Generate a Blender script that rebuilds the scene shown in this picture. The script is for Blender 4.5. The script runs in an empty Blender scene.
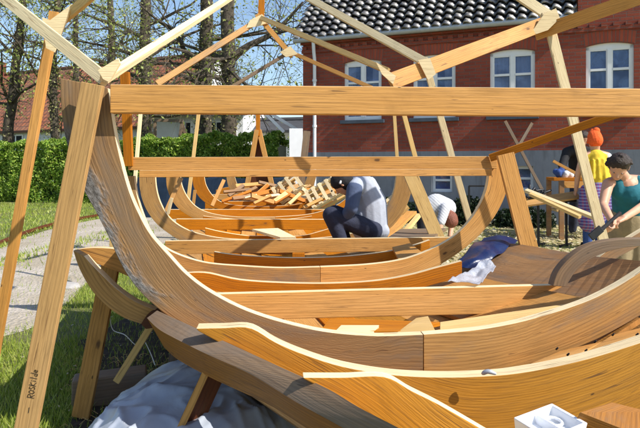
import bpy, bmesh, math, random
from mathutils import Vector, Matrix, noise
R = math.radians
random.seed(7)
rnd = random.Random(11)
S = bpy.context.scene
COL = S.collection
H = 1.15; F = 600.0; HZ = 165.0; CX = 320.0
def P(px, py, Y):                      # point of the place seen at (px,py) in the 640x428 photo, Y metres off
    return Vector(((px-CX)/F*Y, Y, H-(py-HZ)/F*Y))
def plane(Y0, t=.07):                  # frames stand on parallel vertical planes Y = Y0 + t*X
    def f(px, py):
        return P(px, py, Y0/(1-t*(px-CX)/F))
    return f
# ------------------------------------------------------------------ camera / world / sun
cam = bpy.data.cameras.new('camera'); cam_o = bpy.data.objects.new('camera', cam); COL.objects.link(cam_o)
cam_o.location = (0, 0, H); cam_o.rotation_euler = (R(90), 0, 0)
cam.sensor_width = 36; cam.lens = 36*F/640; cam.shift_y = -(214-HZ)/640; cam.clip_end = 2000; cam.clip_start = .05
S.camera = cam_o
SUN = Vector((.64, -.35, .67)).normalized()
w = bpy.data.worlds.new('World'); S.world = w; w.use_nodes = True
nt = w.node_tree; nt.nodes.clear()
sky = nt.nodes.new('ShaderNodeTexSky'); sky.sky_type = 'NISHITA'; sky.sun_disc = False
sky.sun_elevation = math.asin(SUN.z); sky.sun_rotation = math.atan2(SUN.x, SUN.y)
sky.air_density = 1.0; sky.dust_density = .6; sky.ozone_density = 1.6
bg = nt.nodes.new('ShaderNodeBackground'); bg.inputs[1].default_value = .135
wo = nt.nodes.new('ShaderNodeOutputWorld'); nt.links.new(sky.outputs[0], bg.inputs[0]); nt.links.new(bg.outputs[0], wo.inputs[0])
sl = bpy.data.lights.new('sun', 'SUN'); sl.energy = 5.0; sl.angle = R(.5); sl.color = (1, .955, .88)
so = bpy.data.objects.new('sun', sl); COL.objects.link(so); so.rotation_euler = SUN.to_track_quat('Z', 'Y').to_euler()
so.location = (20, -20, 30)
S.render.engine = 'CYCLES'
S.view_settings.view_transform = 'Standard'; S.view_settings.look = 'None'; S.view_settings.gamma = 1
S.view_settings.use_curve_mapping = False; S.view_settings.exposure = .42
# ------------------------------------------------------------------ materials
class NT:
    def __init__(s, name):
        s.m = bpy.data.materials.new(name); s.m.use_nodes = True; s.t = s.m.node_tree
        s.b = s.t.nodes['Principled BSDF']
    def n(s, typ, **kw):
        nd = s.t.nodes.new('ShaderNode'+typ)
        for k, v in kw.items():
            if isinstance(k, str) and hasattr(nd, k): setattr(nd, k, v)
            else: nd.inputs[k.replace('_', ' ')].default_value = v
        return nd
    def l(s, a, b): s.t.links.new(a, b)
    def ramp(s, fac, stops, interp='LINEAR'):
        r = s.t.nodes.new('ShaderNodeValToRGB'); r.color_ramp.interpolation = interp
        el = r.color_ramp.elements
        while len(el) < len(stops): el.new(.5)
        for e, (p, c) in zip(el, stops):
            e.position = p; e.color = (*c, 1) if len(c) == 3 else c
        s.l(fac, r.inputs[0]); return r.outputs[0]
    def mix(s, fac, a, b, mode='MIX'):
        m = s.t.nodes.new('ShaderNodeMix'); m.data_type = 'RGBA'; m.blend_type = mode
        for inp, v in ((m.inputs[0], fac), (m.inputs[6], a), (m.inputs[7], b)):
            if hasattr(v, 'is_output') or isinstance(v, bpy.types.NodeSocket): s.l(v, inp)
            elif isinstance(v, (int, float)): inp.default_value = v
            else: inp.default_value = (*v, 1)
        return m.outputs[2]
    def math(s, op, a, b=None, c=None):
        m = s.t.nodes.new('ShaderNodeMath'); m.operation = op
        for i, v in enumerate((a, b, c)):
            if v is None: continue
            if isinstance(v, (int, float)): m.inputs[i].default_value = v
            else: s.l(v, m.inputs[i])
        return m.outputs[0]
    def noise(s, vec, scale, detail=4, rough=.55, dist=0):
        n = s.t.nodes.new('ShaderNodeTexNoise'); n.inputs['Scale'].default_value = scale
        n.inputs['Detail'].default_value = detail; n.inputs['Roughness'].default_value = rough
        n.inputs['Distortion'].default_value = dist
        if vec is not None: s.l(vec, n.inputs['Vector'])
        return n.outputs[0]
    def mapping(s, vec, scale, loc=(0, 0, 0)):
        m = s.t.nodes.new('ShaderNodeMapping'); m.inputs['Scale'].default_value = scale; m.inputs['Location'].default_value = loc
        s.l(vec, m.inputs['Vector']); return m.outputs[0]
    def bump(s, h, strength=.3, dist=.01):
        b = s.t.nodes.new('ShaderNodeBump'); b.inputs['Strength'].default_value = strength; b.inputs['Distance'].default_value = dist
        s.l(h, b.inputs['Height']); s.l(b.outputs[0], s.b.inputs['Normal']); return b
    def base(s, v):
        if isinstance(v, bpy.types.NodeSocket): s.l(v, s.b.inputs['Base Color'])
        else: s.b.inputs['Base Color'].default_value = (*v, 1)

def wood(name, c1, c2, dark=(.1, .05, .025), knots=1.0, grey=0.0, bark=0.0, ring=.45, rough=.62, ringscale=1.0, dkf=.55):
    """board timber: u (metres) runs along the grain, v across; per-object offset"""
    t = NT(name)
    uv = t.n('UVMap').outputs[0]
    oi = t.n('ObjectInfo').outputs['Random']
    off = t.t.nodes.new('ShaderNodeVectorMath'); off.operation = 'ADD'
    cmb = t.n('CombineXYZ'); t.l(t.math('MULTIPLY', oi, 37.0), cmb.inputs[0]); t.l(t.math('MULTIPLY', oi, 11.3), cmb.inputs[1]); t.l(t.math('MULTIPLY', oi, 53.0), cmb.inputs[2])
    t.l(uv, off.inputs[0]); t.l(cmb.outputs[0], off.inputs[1]); v = off.outputs[0]
    fine = t.noise(t.mapping(v, (6, 190, 1)), 1, 3, .6)
    mid = t.noise(t.mapping(v, (1.6, 30, 1)), 1, 5, .6, .4)
    lo = t.noise(t.mapping(v, (1.1, 4.5, 1)), 1, 3, .5)
    wv = t.t.nodes.new('ShaderNodeTexWave'); wv.wave_type = 'BANDS'; wv.bands_direction = 'Y'
    wv.inputs['Scale'].default_value = 9*ringscale; wv.inputs['Distortion'].default_value = 7.0; wv.inputs['Detail'].default_value = 5; wv.wave_profile = 'SAW' if ringscale > 1 else 'SIN'
    wv.inputs['Detail Scale'].default_value = .55; wv.inputs['Detail Roughness'].default_value = .5
    t.l(t.mapping(v, (.55, 2.4, 1)), wv.inputs['Vector'])
    base = t.mix(t.ramp(lo, [(.3, (0, 0, 0)), (.7, (1, 1, 1))]), c1, c2)
    dk = tuple(x*dkf for x in c2)
    base = t.mix(t.math('MULTIPLY', t.ramp(wv.outputs[1], [(.35, (0, 0, 0)), (.95, (1, 1, 1))]), ring), base, dk)
    base = t.mix(t.math('MULTIPLY', t.ramp(mid, [(.42, (0, 0, 0)), (.78, (1, 1, 1))]), .38), base, dk)
    base = t.mix(t.math('MULTIPLY', t.ramp(fine, [(.5, (0, 0, 0)), (.72, (1, 1, 1))]), .42), base, dark)
    if knots:
        vo = t.t.nodes.new('ShaderNodeTexVoronoi'); vo.inputs['Scale'].default_value = 1.0
        t.l(t.mapping(v, (2.6, 5.2, 1)), vo.inputs['Vector'])
        sp = t.noise(v, 23, 2)
        kd = t.math('ADD', vo.outputs[0], t.math('MULTIPLY', t.math('SUBTRACT', sp, .5), .08))
        halo = t.ramp(kd, [(.04, (1, 1, 1)), (.22, (0, 0, 0))])
        core = t.ramp(kd, [(.03, (1, 1, 1)), (.065, (0, 0, 0))])
        keep = t.ramp(t.noise(t.mapping(v, (1.1, 3, 1), (5, 9, 0)), 1, 1), [(.5, (0, 0, 0)), (.53, (1, 1, 1))])
        base = t.mix(t.math('MULTIPLY', t.math('MULTIPLY', halo, keep), .45*knots), base, dk)
        base = t.mix(t.math('MULTIPLY', t.math('MULTIPLY', core, keep), .9*knots), base, dark)
    big = t.noise(t.mapping(v, (3.5, 9, 1), (2, 8, 0)), 1, 5, .7, .8)
    base = t.mix(t.math('MULTIPLY', t.ramp(big, [(.55, (0, 0, 0)), (.75, (1, 1, 1))]), .4), base, tuple(x*dkf*.8 for x in c2))
    # small checks and nail holes
    vh = t.t.nodes.new('ShaderNodeTexVoronoi'); t.l(t.mapping(v, (5, 13, 1), (3, 1, 0)), vh.inputs['Vector']); vh.inputs['Scale'].default_value = 1
    base = t.mix(t.math('MULTIPLY', t.ramp(vh.outputs[0], [(.035, (1, 1, 1)), (.05, (0, 0, 0))]), .8), base, (.03, .018, .012))
    chk = t.noise(t.mapping(v, (3.4, 75, 1), (0, 4, 0)), 1, 2, .5, 1.2)
    base = t.mix(t.math('MULTIPLY', t.ramp(chk, [(.67, (0, 0, 0)), (.70, (1, 1, 1))]), .7), base, dark)
    if grey:
        g = t.noise(t.mapping(v, (2.2, 7, 1), (7, 3, 0)), 1, 6, .65)
        base = t.mix(t.ramp(g, [(.62-.35*grey, (0, 0, 0)), (.85-.3*grey, (.85, .85, .85))]), base, t.mix(mid, (.22, .18, .145), (.10, .078, .06)))
    h = t.math('ADD', t.math('MULTIPLY', mid, .5), t.math('MULTIPLY', fine, .5))
    if bark:
        sx = t.n('SeparateXYZ'); t.l(uv, sx.inputs[0])
        e = t.math('ADD', sx.outputs[1], t.math('MULTIPLY', t.math('SUBTRACT', t.noise(t.mapping(v, (3, 7, 1)), 1, 4, .7), .5), .34))
        ub = t.math('ADD', sx.outputs[0], t.math('MULTIPLY', lo, .2))
        lim = t.ramp(t.math('MULTIPLY', ub, .5), [(.13, (0, 0, 0)), (.17, (1, 1, 1)), (.5, (1, 1, 1)), (.56, (0, 0, 0))])
        bk = t.math('MULTIPLY', lim, t.ramp(e, [(.022*bark, (1, 1, 1)), (.055*bark, (0, 0, 0))]))
        bn = t.noise(t.mapping(v, (38, 60, 1)), 1, 6, .8)
        bcol = t.ramp(bn, [(.33, (.03, .025, .02)), (.47, (.12, .11, .10)), (.70, (.29, .28, .275))])
        base = t.mix(bk, base, bcol)
        h = t.math('ADD', h, t.math('MULTIPLY', t.math('MULTIPLY', bn, bk), 2.5))
    # per-board tone shift
    hs = t.n('HueSaturation'); t.l(base, hs.inputs['Color'])
    t.l(t.math('ADD', t.math('MULTIPLY', oi, .3), .85), hs.inputs['Value'])
    hs.inputs['Saturation'].default_value = 1.1
    t.base(hs.outputs[0])
    t.b.inputs['Roughness'].default_value = rough
    t.b.inputs['Specular IOR Level'].default_value = .3
    t.bump(h, .6, .005)
    return t.m
M = {}
M['pine'] = wood('pine', (.66, .375, .16), (.56, .285, .10), knots=1, ring=.28)
M['pine_pale'] = wood('pine_pale', (.74, .53, .27), (.66, .44, .19), knots=.8, ring=.22, dkf=.66, dark=(.2, .11, .05))
M['pine_white'] = wood('pine_white', (.84, .70, .45), (.78, .62, .38), knots=.5, ring=.15, dkf=.72, dark=(.3, .18, .09))
M['sunlit_edge'] = wood('sunlit_sawn_edge', (.88, .74, .50), (.84, .66, .40), knots=0, ring=.1)  # fresh-cut timber edges, also paled to imitate sun on them
M['orange'] = wood('orange_larch', (.58, .235, .06), (.46, .165, .035), knots=.7, ring=.4)
M['oak'] = wood('oak', (.50, .30, .13), (.40, .215, .085), knots=.7, ring=.4, grey=.3)
M['oak_raw'] = wood('oak_raw', (.33, .20, .10), (.25, .145, .07), knots=1, ring=.45, grey=.4, bark=1.3)
M['oak_gold'] = wood('oak_gold', (.57, .29, .08), (.46, .205, .052), knots=.35, ring=.5, ringscale=1.6)
M['weathered'] = wood('weathered', (.28, .19, .115), (.20, .13, .08), knots=.5, ring=.4, grey=.7)
M['strut'] = wood('strut_board', (.52, .33, .16), (.45, .27, .12), knots=.9, ring=.3)
M['brown'] = wood('brown_plank', (.40, .235, .12), (.31, .17, .085), knots=.4, ring=.3, grey=.45)
M['amber'] = wood('amber_side', (.42, .205, .07), (.33, .145, .045), knots=.4, ring=.35, grey=.15)
M['red_dark'] = wood('dark_red_wood', (.13, .045, .02), (.09, .03, .015), knots=.2, ring=.4)
def simple(name, col, rough=.6, var=.15, scale=8, bump=0, metal=0, spec=.4, coord='Object', cloth=False):
    t = NT(name); tc = t.n('TexCoord').outputs[coord]
    n = t.noise(tc, scale, 6, .6)
    t.base(t.mix(t.ramp(n, [(.3, (0, 0, 0)), (.7, (1, 1, 1))]), tuple(c*(1-var) for c in col), tuple(min(1, c*(1+var)) for c in col)))
    t.b.inputs['Roughness'].default_value = rough; t.b.inputs['Metallic'].default_value = metal; t.b.inputs['Specular IOR Level'].default_value = spec
    if bump: t.bump(n, bump, .02)
    return t.m
M['skin'] = simple('skin', (.62, .34, .22), .5, .1, 30)
M['dark_hair'] = simple('dark_hair', (.035, .02, .013), .45, .5, 90, .6)
M['red_hair'] = simple('brown_hair', (.22, .07, .04), .5, .4, 80, .6)
M['hoodie'] = simple('grey_blue_sweatshirt', (.36, .385, .45), .9, .12, 9, .5)
M['shaded_blue'] = simple('shaded_blue_cloth', (.07, .095, .17), .9, .15, 9, .5)
M['navy'] = simple('navy_cloth', (.022, .026, .05), .85, .3, 14, .5)
M['black'] = simple('black_cloth', (.012, .012, .014), .85, .3, 14, .4)
M['white_cloth'] = simple('white_cloth', (.62, .62, .62), .9, .1, 12, .5)
M['yellow'] = simple('yellow_cotton', (.66, .46, .03), .85, .12, 12, .5)
M['hat_orange'] = simple('orange_knit', (.9, .12, .02), .9, .15, 60, .6)
M['teal'] = simple('teal_jersey', (.01, .13, .17), .8, .15, 12, .3)
M['khaki'] = simple('khaki_cloth', (.30, .23, .13), .9, .15, 12, .4)
M['jeans'] = simple('blue_denim', (.03, .07, .24), .85, .2, 30, .4)
M['iron'] = simple('dark_iron', (.03, .03, .032), .45, .2, 20, .1, .6)
M['white_paint'] = simple('white_paint', (.78, .79, .80), .5, .05, 5)
M['white_metal'] = simple('white_metal', (.72, .74, .76), .4, .05, 5)
M['zinc'] = simple('zinc', (.42, .45, .49), .45, .12, 7, .05, .3)
M['sill'] = simple('slate_sill', (.06, .075, .10), .5, .2, 7)
M['curtain'] = simple('curtain', (.42, .45, .55), .9, .1, 5)
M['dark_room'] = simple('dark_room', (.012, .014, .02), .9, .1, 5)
M['tray'] = simple('white_plastic', (.82, .83, .85), .35, .04, 20)
M['mortar_stone'] = simple('concrete', (.42, .40, .38), .9, .2, 6, .3)
M['eye_white'] = simple('eye_white', (.35, .31, .29), .4, .02, 5)
M['bark'] = simple('tree_bark', (.075, .06, .042), .95, .65, 9, 1.0)
M['soil'] = simple('soil', (.055, .04, .026), 1, .6, 14, 1)
M['navy_dark'] = simple('dark_navy', (.008, .018, .035), .5, .4, 3, .6)
t = NT('plaid_flannel'); tc = t.n('TexCoord').outputs['Object']
def stripes(ax, s, off=0):
    sx = t.n('SeparateXYZ'); t.l(tc, sx.inputs[0])
    return t.ramp(t.math('FRACT', t.math('MULTIPLY', sx.outputs[ax], s)), [(.0, (0, 0, 0)), (.5, (1, 1, 1))], 'CONSTANT')
c = t.mix(t.math('MULTIPLY', stripes(0, 26), .7), (.07, .05, .22), (.30, .05, .11)); c = t.mix(t.math('MULTIPLY', stripes(2, 24), .5), c, (.32, .34, .52)); t.base(c); t.b.inputs['Roughness'].default_value = .9; M['plaid'] = t.m
t = NT('striped_shirt'); tc = t.n('TexCoord').outputs['Object']
sx = t.n('SeparateXYZ'); t.l(tc, sx.inputs[0])
t.base(t.mix(t.ramp(t.math('FRACT', t.math('MULTIPLY', t.math('ADD', sx.outputs[0], sx.outputs[2]), 22)), [(0, (0, 0, 0)), (.72, (1, 1, 1))], 'CONSTANT'), (.62, .62, .64), (.36, .37, .40))); t.b.inputs['Roughness'].default_value = .9; M['striped'] = t.m
# translucent crumpled sheeting and glossy tarp
t = NT('white_tarpaulin'); tc = t.n('TexCoord').outputs['Object']
vd = t.t.nodes.new('ShaderNodeTexVoronoi'); vd.feature = 'SMOOTH_F1'; vd.inputs['Scale'].default_value = 4.5; mpv = t.mapping(tc, (1, .5, 1)); t.l(mpv, vd.inputs[0])
n1 = t.noise(tc, 3, 4, .5, .8); n2 = t.noise(tc, 14, 3, .5, 1.5)
t.base(t.mix(n1, (.33, .37, .45), (.48, .52, .58))); t.b.inputs['Roughness'].default_value = .38; t.bump(t.math('ADD', n1, t.math('MULTIPLY', vd.outputs[0], -.6)), .3, .04); M['white_tarp'] = t.m
t = NT('blue_tarpaulin'); tc = t.n('TexCoord').outputs['Object']; n1 = t.noise(tc, 6, 5, .6, 1.0)
t.base(t.mix(n1, (.004, .010, .045), (.008, .028, .12))); t.b.inputs['Roughness'].default_value = .3; t.bump(n1, .25, .04); M['blue_tarp'] = t.m
t = NT('clear_plastic'); tc = t.n('TexCoord').outputs['Object']; n1 = t.noise(tc, 35, 5, .7, 1.5)
t.base(t.mix(n1, (.25, .28, .36), (.8, .83, .9))); t.b.inputs['Roughness'].default_value = .22; t.b.inputs['Alpha'].default_value = .6; t.bump(n1, .4, .03); M['plastic'] = t.m
# brick
def brick(name, rot=False, k=1.0):
    t = NT(name); uv = t.n('UVMap').outputs[0]
    b = t.n('TexBrick'); b.offset = .5
    t.l(uv, b.inputs['Vector'])
    b.inputs['Scale'].default_value = 1; b.inputs['Brick Width'].default_value = .215 if not rot else .064; b.inputs['Row Height'].default_value = .064 if not rot else .235
    b.inputs['Mortar Size'].default_value = .007; b.inputs['Mortar Smooth'].default_value = .3; b.inputs['Bias'].default_value = -.1
    b.inputs['Color1'].default_value = (.31*k, .058*k, .025*k, 1); b.inputs['Color2'].default_value = (.22*k, .036*k, .018*k, 1); b.inputs['Mortar'].default_value = (.16, .10, .08, 1)
    n = t.noise(uv, 3, 6, .65); n2 = t.noise(uv, 60, 3, .6)
    c = t.mix(t.ramp(n, [(.35, (0, 0, 0)), (.75, (.5, .5, .5))]), b.outputs[0], (.14, .04, .028))
    c = t.mix(t.math('MULTIPLY', t.ramp(n2, [(.55, (0, 0, 0)), (.8, (1, 1, 1))]), .35), c, (.45, .13, .07))
    bl = t.ramp(t.noise(uv, 1.7, 5, .7, .6), [(.66, (0, 0, 0)), (.8, (.3, .3, .3))])
    c = t.mix(bl, c, (.30, .17, .13))
    t.base(c); t.b.inputs['Roughness'].default_value = .85
    t.bump(t.math('SUBTRACT', t.math('MULTIPLY', n2, .3), b.outputs[1]), .8, .008)
    return t.m
M['brick'] = brick('red_brick'); M['brick_arch'] = brick('brick_soldier_course', True, 1.25)
t = NT('grey_render'); uv = t.n('UVMap').outputs[0]; n1 = t.noise(uv, 1.6, 7, .65); n2 = t.noise(t.mapping(uv, (5, .8, 1)), 2, 5, .6)
c = t.mix(n1, (.10, .115, .14), (.20, .22, .25)); c = t.mix(t.ramp(n2, [(.5, (0, 0, 0)), (.75, (.6, .6, .6))]), c, (.07, .075, .08)); t.base(c); t.b.inputs['Roughness'].default_value = .9; t.bump(n1, .3, .02); M['plinth'] = t.m
t = NT('black_glazed_tile'); g = t.n('NewGeometry').outputs['Random Per Island']
tc = t.n('TexCoord').outputs['Object']
glint_ = t.noise(tc, 5, 6, .7); c = t.mix(g, (.012, .011, .012), (.05, .04, .036)); c = t.mix(t.ramp(glint_, [(.5, (0, 0, 0)), (.62, (1, 1, 1))]), c, (.27, .25, .21)); t.base(c); t.b.inputs['Roughness'].default_value = .46; t.b.inputs['Specular IOR Level'].default_value = 1.0  # cream patches painted into the tile colour for sun glints
t.b.inputs['Coat Weight'].default_value = 1; t.b.inputs['Coat Roughness'].default_value = .40; M['tile'] = t.m
t = NT('window_glass'); t.base(t.mix(t.ramp(t.noise(t.n('TexCoord').outputs['Object'], 2.3, 4, .6, .8), [(.4, (0, 0, 0)), (.65, (1, 1, 1))]), (.03, .07, .22), (.14, .24, .50))); t.b.inputs['Roughness'].default_value = .04; t.b.inputs['Specular IOR Level'].default_value = .9  # sky and cloud reflection painted into the pane colour
t.b.inputs['Alpha'].default_value = .62; M['glass'] = t.m
t = NT('red_clay_roof'); uv = t.n('UVMap').outputs[0]; b = t.n('TexBrick'); t.l(uv, b.inputs['Vector']); b.offset = 0
b.inputs['Scale'].default_value = 1; b.inputs['Brick Width'].default_value = .26; b.inputs['Row Height'].default_value = .32; b.inputs['Mortar Size'].default_value = .035
b.inputs['Color1'].default_value = (.42, .13, .05, 1); b.inputs['Color2'].default_value = (.28, .085, .04, 1); b.inputs['Mortar'].default_value = (.11, .035, .02, 1)
n = t.noise(uv, 1.2, 6, .7); t.base(t.mix(t.ramp(n, [(.4, (0, 0, 0)), (.8, (.8, .8, .8))]), b.outputs[0], (.19, .13, .08))); t.b.inputs['Roughness'].default_value = .85; M['clay'] = t.m
def leafmat(name, a, b_, c_=None):
    t = NT(name); g = t.n('NewGeometry').outputs['Random Per Island']
    col = t.ramp(g, [(0, a), (.6, b_), (1, c_ or b_)]); t.base(col); t.b.inputs['Roughness'].default_value = .5
    tr = t.n('BsdfTranslucent'); t.l(col, tr.inputs[0]); ms = t.n('MixShader'); ms.inputs[0].default_value = .35
    t.l(t.b.outputs[0], ms.inputs[1]); t.l(tr.outputs[0], ms.inputs[2]); t.l(ms.outputs[0], t.t.nodes['Material Output'].inputs[0])
    return t.m
M['hedge'] = leafmat('hedge_leaf', (.06, .14, .012), (.26, .42, .04), (.58, .66, .14))
M['leaf'] = leafmat('spring_leaf', (.14, .18, .03), (.36, .42, .08), (.55, .55, .2))
M['ivy'] = leafmat('ivy_leaf', (.07, .08, .02), (.24, .23, .08), (.52, .46, .24))
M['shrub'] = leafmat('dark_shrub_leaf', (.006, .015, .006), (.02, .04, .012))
M['grass'] = leafmat('grass_blade', (.16, .25, .02), (.34, .42, .05), (.55, .55, .16))
M['shaving'] = leafmat('wood_shaving', (.55, .45, .24), (.74, .64, .40), (.80, .74, .56))
# ground
t = NT('lawn_ground'); tc = t.n('TexCoord').outputs['Object']
n1 = t.noise(tc, .6, 6, .6); n2 = t.noise(tc, 9, 6, .7); n3 = t.noise(tc, 45, 4, .7)
c = t.mix(n2, (.07, .12, .015), (.22, .27, .05)); c = t.mix(t.ramp(n1, [(.4, (0, 0, 0)), (.65, (.75, .75, .75))]), c, (.22, .19, .085))
c = t.mix(t.math('MULTIPLY', n3, .4), c, (.04, .035, .015))
sx = t.n('SeparateXYZ'); t.l(tc, sx.inputs[0])
# trampled, shaving-strewn ground right of the boat
wx = t.math('ADD', sx.outputs[0], t.math('MULTIPLY', t.math('SUBTRACT', n1, .5), 3.0))
m_ = t.ramp(t.math('MULTIPLY', t.math('ADD', wx, 0), 1.0), [(.0, (0, 0, 0)), (.9, (1, 1, 1))])
pale = t.mix(n2, (.55, .50, .27), (.40, .38, .13))
c = t.mix(t.math('MULTIPLY', m_, .8), c, pale)
t.base(c); t.b.inputs['Roughness'].default_value = .95; t.bump(t.math('ADD', n2, n3), .8, .03); M['ground'] = t.m
t = NT('gravel'); tc = t.n('TexCoord').outputs['Object']
n1 = t.noise(tc, 1.2, 6, .6); vo = t.t.nodes.new('ShaderNodeTexVoronoi'); vo.inputs['Scale'].default_value = 38; t.l(tc, vo.inputs[0])
c = t.mix(vo.outputs[1], (.38, .33, .27), (.56, .49, .42)); c = t.mix(t.ramp(n1, [(.4, (0, 0, 0)), (.7, (.85, .85, .85))]), c, (.30, .25, .16)); t.base(c); t.b.inputs['Roughness'].default_value = .95; t.bump(vo.outputs[0], .8, .015); M['gravel'] = t.m

# ------------------------------------------------------------------ object helpers
def tag(o, label=None, cat=None, group=None, kind=None):
    if label: o['label'] = label
    if cat: o['category'] = cat
    if group: o['group'] = group
    if kind: o['kind'] = kind
    return o
def empty(name, loc, label, cat, group=None):
    o = bpy.data.objects.new(name, None); COL.objects.link(o); o.location = loc; o.empty_display_size = .1
    return tag(o, label, cat, group)
class MB:
    def __init__(s): s.v = []; s.f = []; s.uv = []; s.mi = []
    def quad(s, pts, uvs=None, mi=0):
        i = len(s.v); s.v += [Vector(p) for p in pts]; s.f.append(tuple(range(i, i+len(pts))))
        s.uv.append(uvs or [(0, 0)]*len(pts)); s.mi.append(mi)
    def box(s, c, ax, ay, az, lx, ly, lz, mi=0, uo=(0, 0)):
        """box centred at c, unit axes; grain along ax"""
        c = Vector(c)
        def q(sx_, sy_, sz_): return c+ax*(sx_*lx/2)+ay*(sy_*ly/2)+az*(sz_*lz/2)
        u0, v0 = uo
        for (A, B, la, lb, n, ln) in ((ax, az, lx, lz, ay, ly), (ax, ay, lx, ly, az, lz), (ay, az, ly, lz, ax, lx)):
            for sg in (-1, 1):
                o_ = c+n*(sg*ln/2)
                pts = [o_-A*la/2-B*lb/2, o_+A*la/2-B*lb/2, o_+A*la/2+B*lb/2, o_-A*la/2+B*lb/2]
                uvs = [(u0, v0), (u0+la, v0), (u0+la, v0+lb), (u0, v0+lb)]
                nn = (pts[1]-pts[0]).cross(pts[2]-pts[0])
                if nn.dot(n)*sg < 0: pts.reverse(); uvs.reverse()
                s.quad(pts, uvs, mi)
    def capsule(s, p0, r0, p1, r1, seg=12, mi=0):
        p0, p1 = Vector(p0), Vector(p1); d = p1-p0; L = d.length
        ax = d.normalized() if L > 1e-6 else Vector((0, 0, 1))
        a = ax.orthogonal().normalized(); b = ax.cross(a)
        rings = []
        for k in range(5): th = math.pi/2*(1-k/4); rings.append((p0-ax*r0*math.sin(th), max(r0*math.cos(th), 1e-4)))
        for k in range(5): th = math.pi/2*k/4; rings.append((p1+ax*r1*math.sin(th), max(r1*math.cos(th), 1e-4)))
        i0 = len(s.v)
        for c, r in rings:
            for j in range(seg):
                an = 2*math.pi*j/seg; s.v.append(c+a*(r*math.cos(an))+b*(r*math.sin(an)))
        for k in range(len(rings)-1):
            for j in range(seg):
                j2 = (j+1) % seg
                s.f.append((i0+k*seg+j, i0+k*seg+j2, i0+(k+1)*seg+j2, i0+(k+1)*seg+j)); s.uv.append([(0, 0)]*4); s.mi.append(mi)
        s.f.append(tuple(i0+j for j in reversed(range(seg)))); s.uv.append([(0, 0)]*seg); s.mi.append(mi)
        s.f.append(tuple(i0+(len(rings)-1)*seg+j for j in range(seg))); s.uv.append([(0, 0)]*seg); s.mi.append(mi)
    def tube(s, pts, rads, seg=8):
        """tapered tube through points"""
        pts = [Vector(p) for p in pts]; n = len(pts); i0 = len(s.v); prev = None; L = 0
        for i, p in enumerate(pts):
            d = (pts[min(i+1, n-1)]-pts[max(i-1, 0)]).normalized()
            a = (prev-d*prev.dot(d)).normalized() if prev is not None and (prev-d*prev.dot(d)).length > 1e-4 else d.orthogonal().normalized()
            prev = a; b = d.cross(a)
            for j in range(seg):
                an = 2*math.pi*j/seg; s.v.append(p+a*(rads[i]*math.cos(an))+b*(rads[i]*math.sin(an)))
        for k in range(n-1):
            for j in range(seg):
                j2 = (j+1) % seg
                s.f.append((i0+k*seg+j, i0+k*seg+j2, i0+(k+1)*seg+j2, i0+(k+1)*seg+j)); s.uv.append([(0, 0)]*4); s.mi.append(0)
    def build(s, name, mat, parent=None, smooth=False, bevel=0, origin=None):
        org = Vector(origin) if origin is not None else (Vector((0, 0, 0)) if parent is not None else Vector((0, 0, 0)))
        me = bpy.data.meshes.new(name)
        me.from_pydata([v-org for v in s.v], [], s.f)
        uvl = me.uv_layers.new(name='UVMap'); flat = []
        for u in s.uv:
            for a in u: flat += [a[0], a[1]]
        uvl.data.foreach_set('uv', flat)
        mats = mat if isinstance(mat, (list, tuple)) else [mat]
        for m in mats: me.materials.append(m)
        if len(mats) > 1: me.polygons.foreach_set('material_index', s.mi)
        if smooth: me.polygons.foreach_set('use_smooth', [True]*len(me.polygons))
        me.update()
        o = bpy.data.objects.new(name, me); COL.objects.link(o); o.location = org
        if parent is not None:
            o.parent = parent; pm = Matrix.Translation(parent_world(parent)); o.matrix_parent_inverse = pm.inverted()
        if bevel:
            bm = bmesh.new(); bm.from_mesh(me); bmesh.ops.remove_doubles(bm, verts=bm.verts, dist=1e-5); bm.to_mesh(me); bm.free()
            b = o.modifiers.new('bevel', 'BEVEL'); b.width = bevel; b.segments = 2; b.limit_method = 'ANGLE'; b.angle_limit = R(40)
        return o
def parent_world(p):
    v = Vector(p.location); q = p.parent
    if q is None: return v
    return v if p.matrix_parent_inverse != Matrix() else v+parent_world(q)
def catmull(pts, n):
    pts = [Vector(p) for p in pts]; out = []
    m = len(pts)-1
    for k in range(n+1):
        x = k/n*m; i = min(int(x), m-1); f = x-i
        p0 = pts[max(i-1, 0)]; p1 = pts[i]; p2 = pts[i+1]; p3 = pts[min(i+2, m)]
        out.append(.5*((2*p1)+(p2-p0)*f+(2*p0-5*p1+4*p2-p3)*f*f+(3*p1-p0-3*p2+p3)*f**3))
    return out
def resample(pts, n):
    q = catmull(pts, 200); d = [0]
    for a, b in zip(q, q[1:]): d.append(d[-1]+(b-a).length)
    out = []; j = 0
    for k in range(n+1):
        t_ = d[-1]*k/n
        while j < len(d)-2 and d[j+1] < t_: j += 1
        f = (t_-d[j])/max(d[j+1]-d[j], 1e-9); out.append(q[j].lerp(q[j+1], min(max(f, 0), 1)))
    return out, d[-1]
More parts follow.
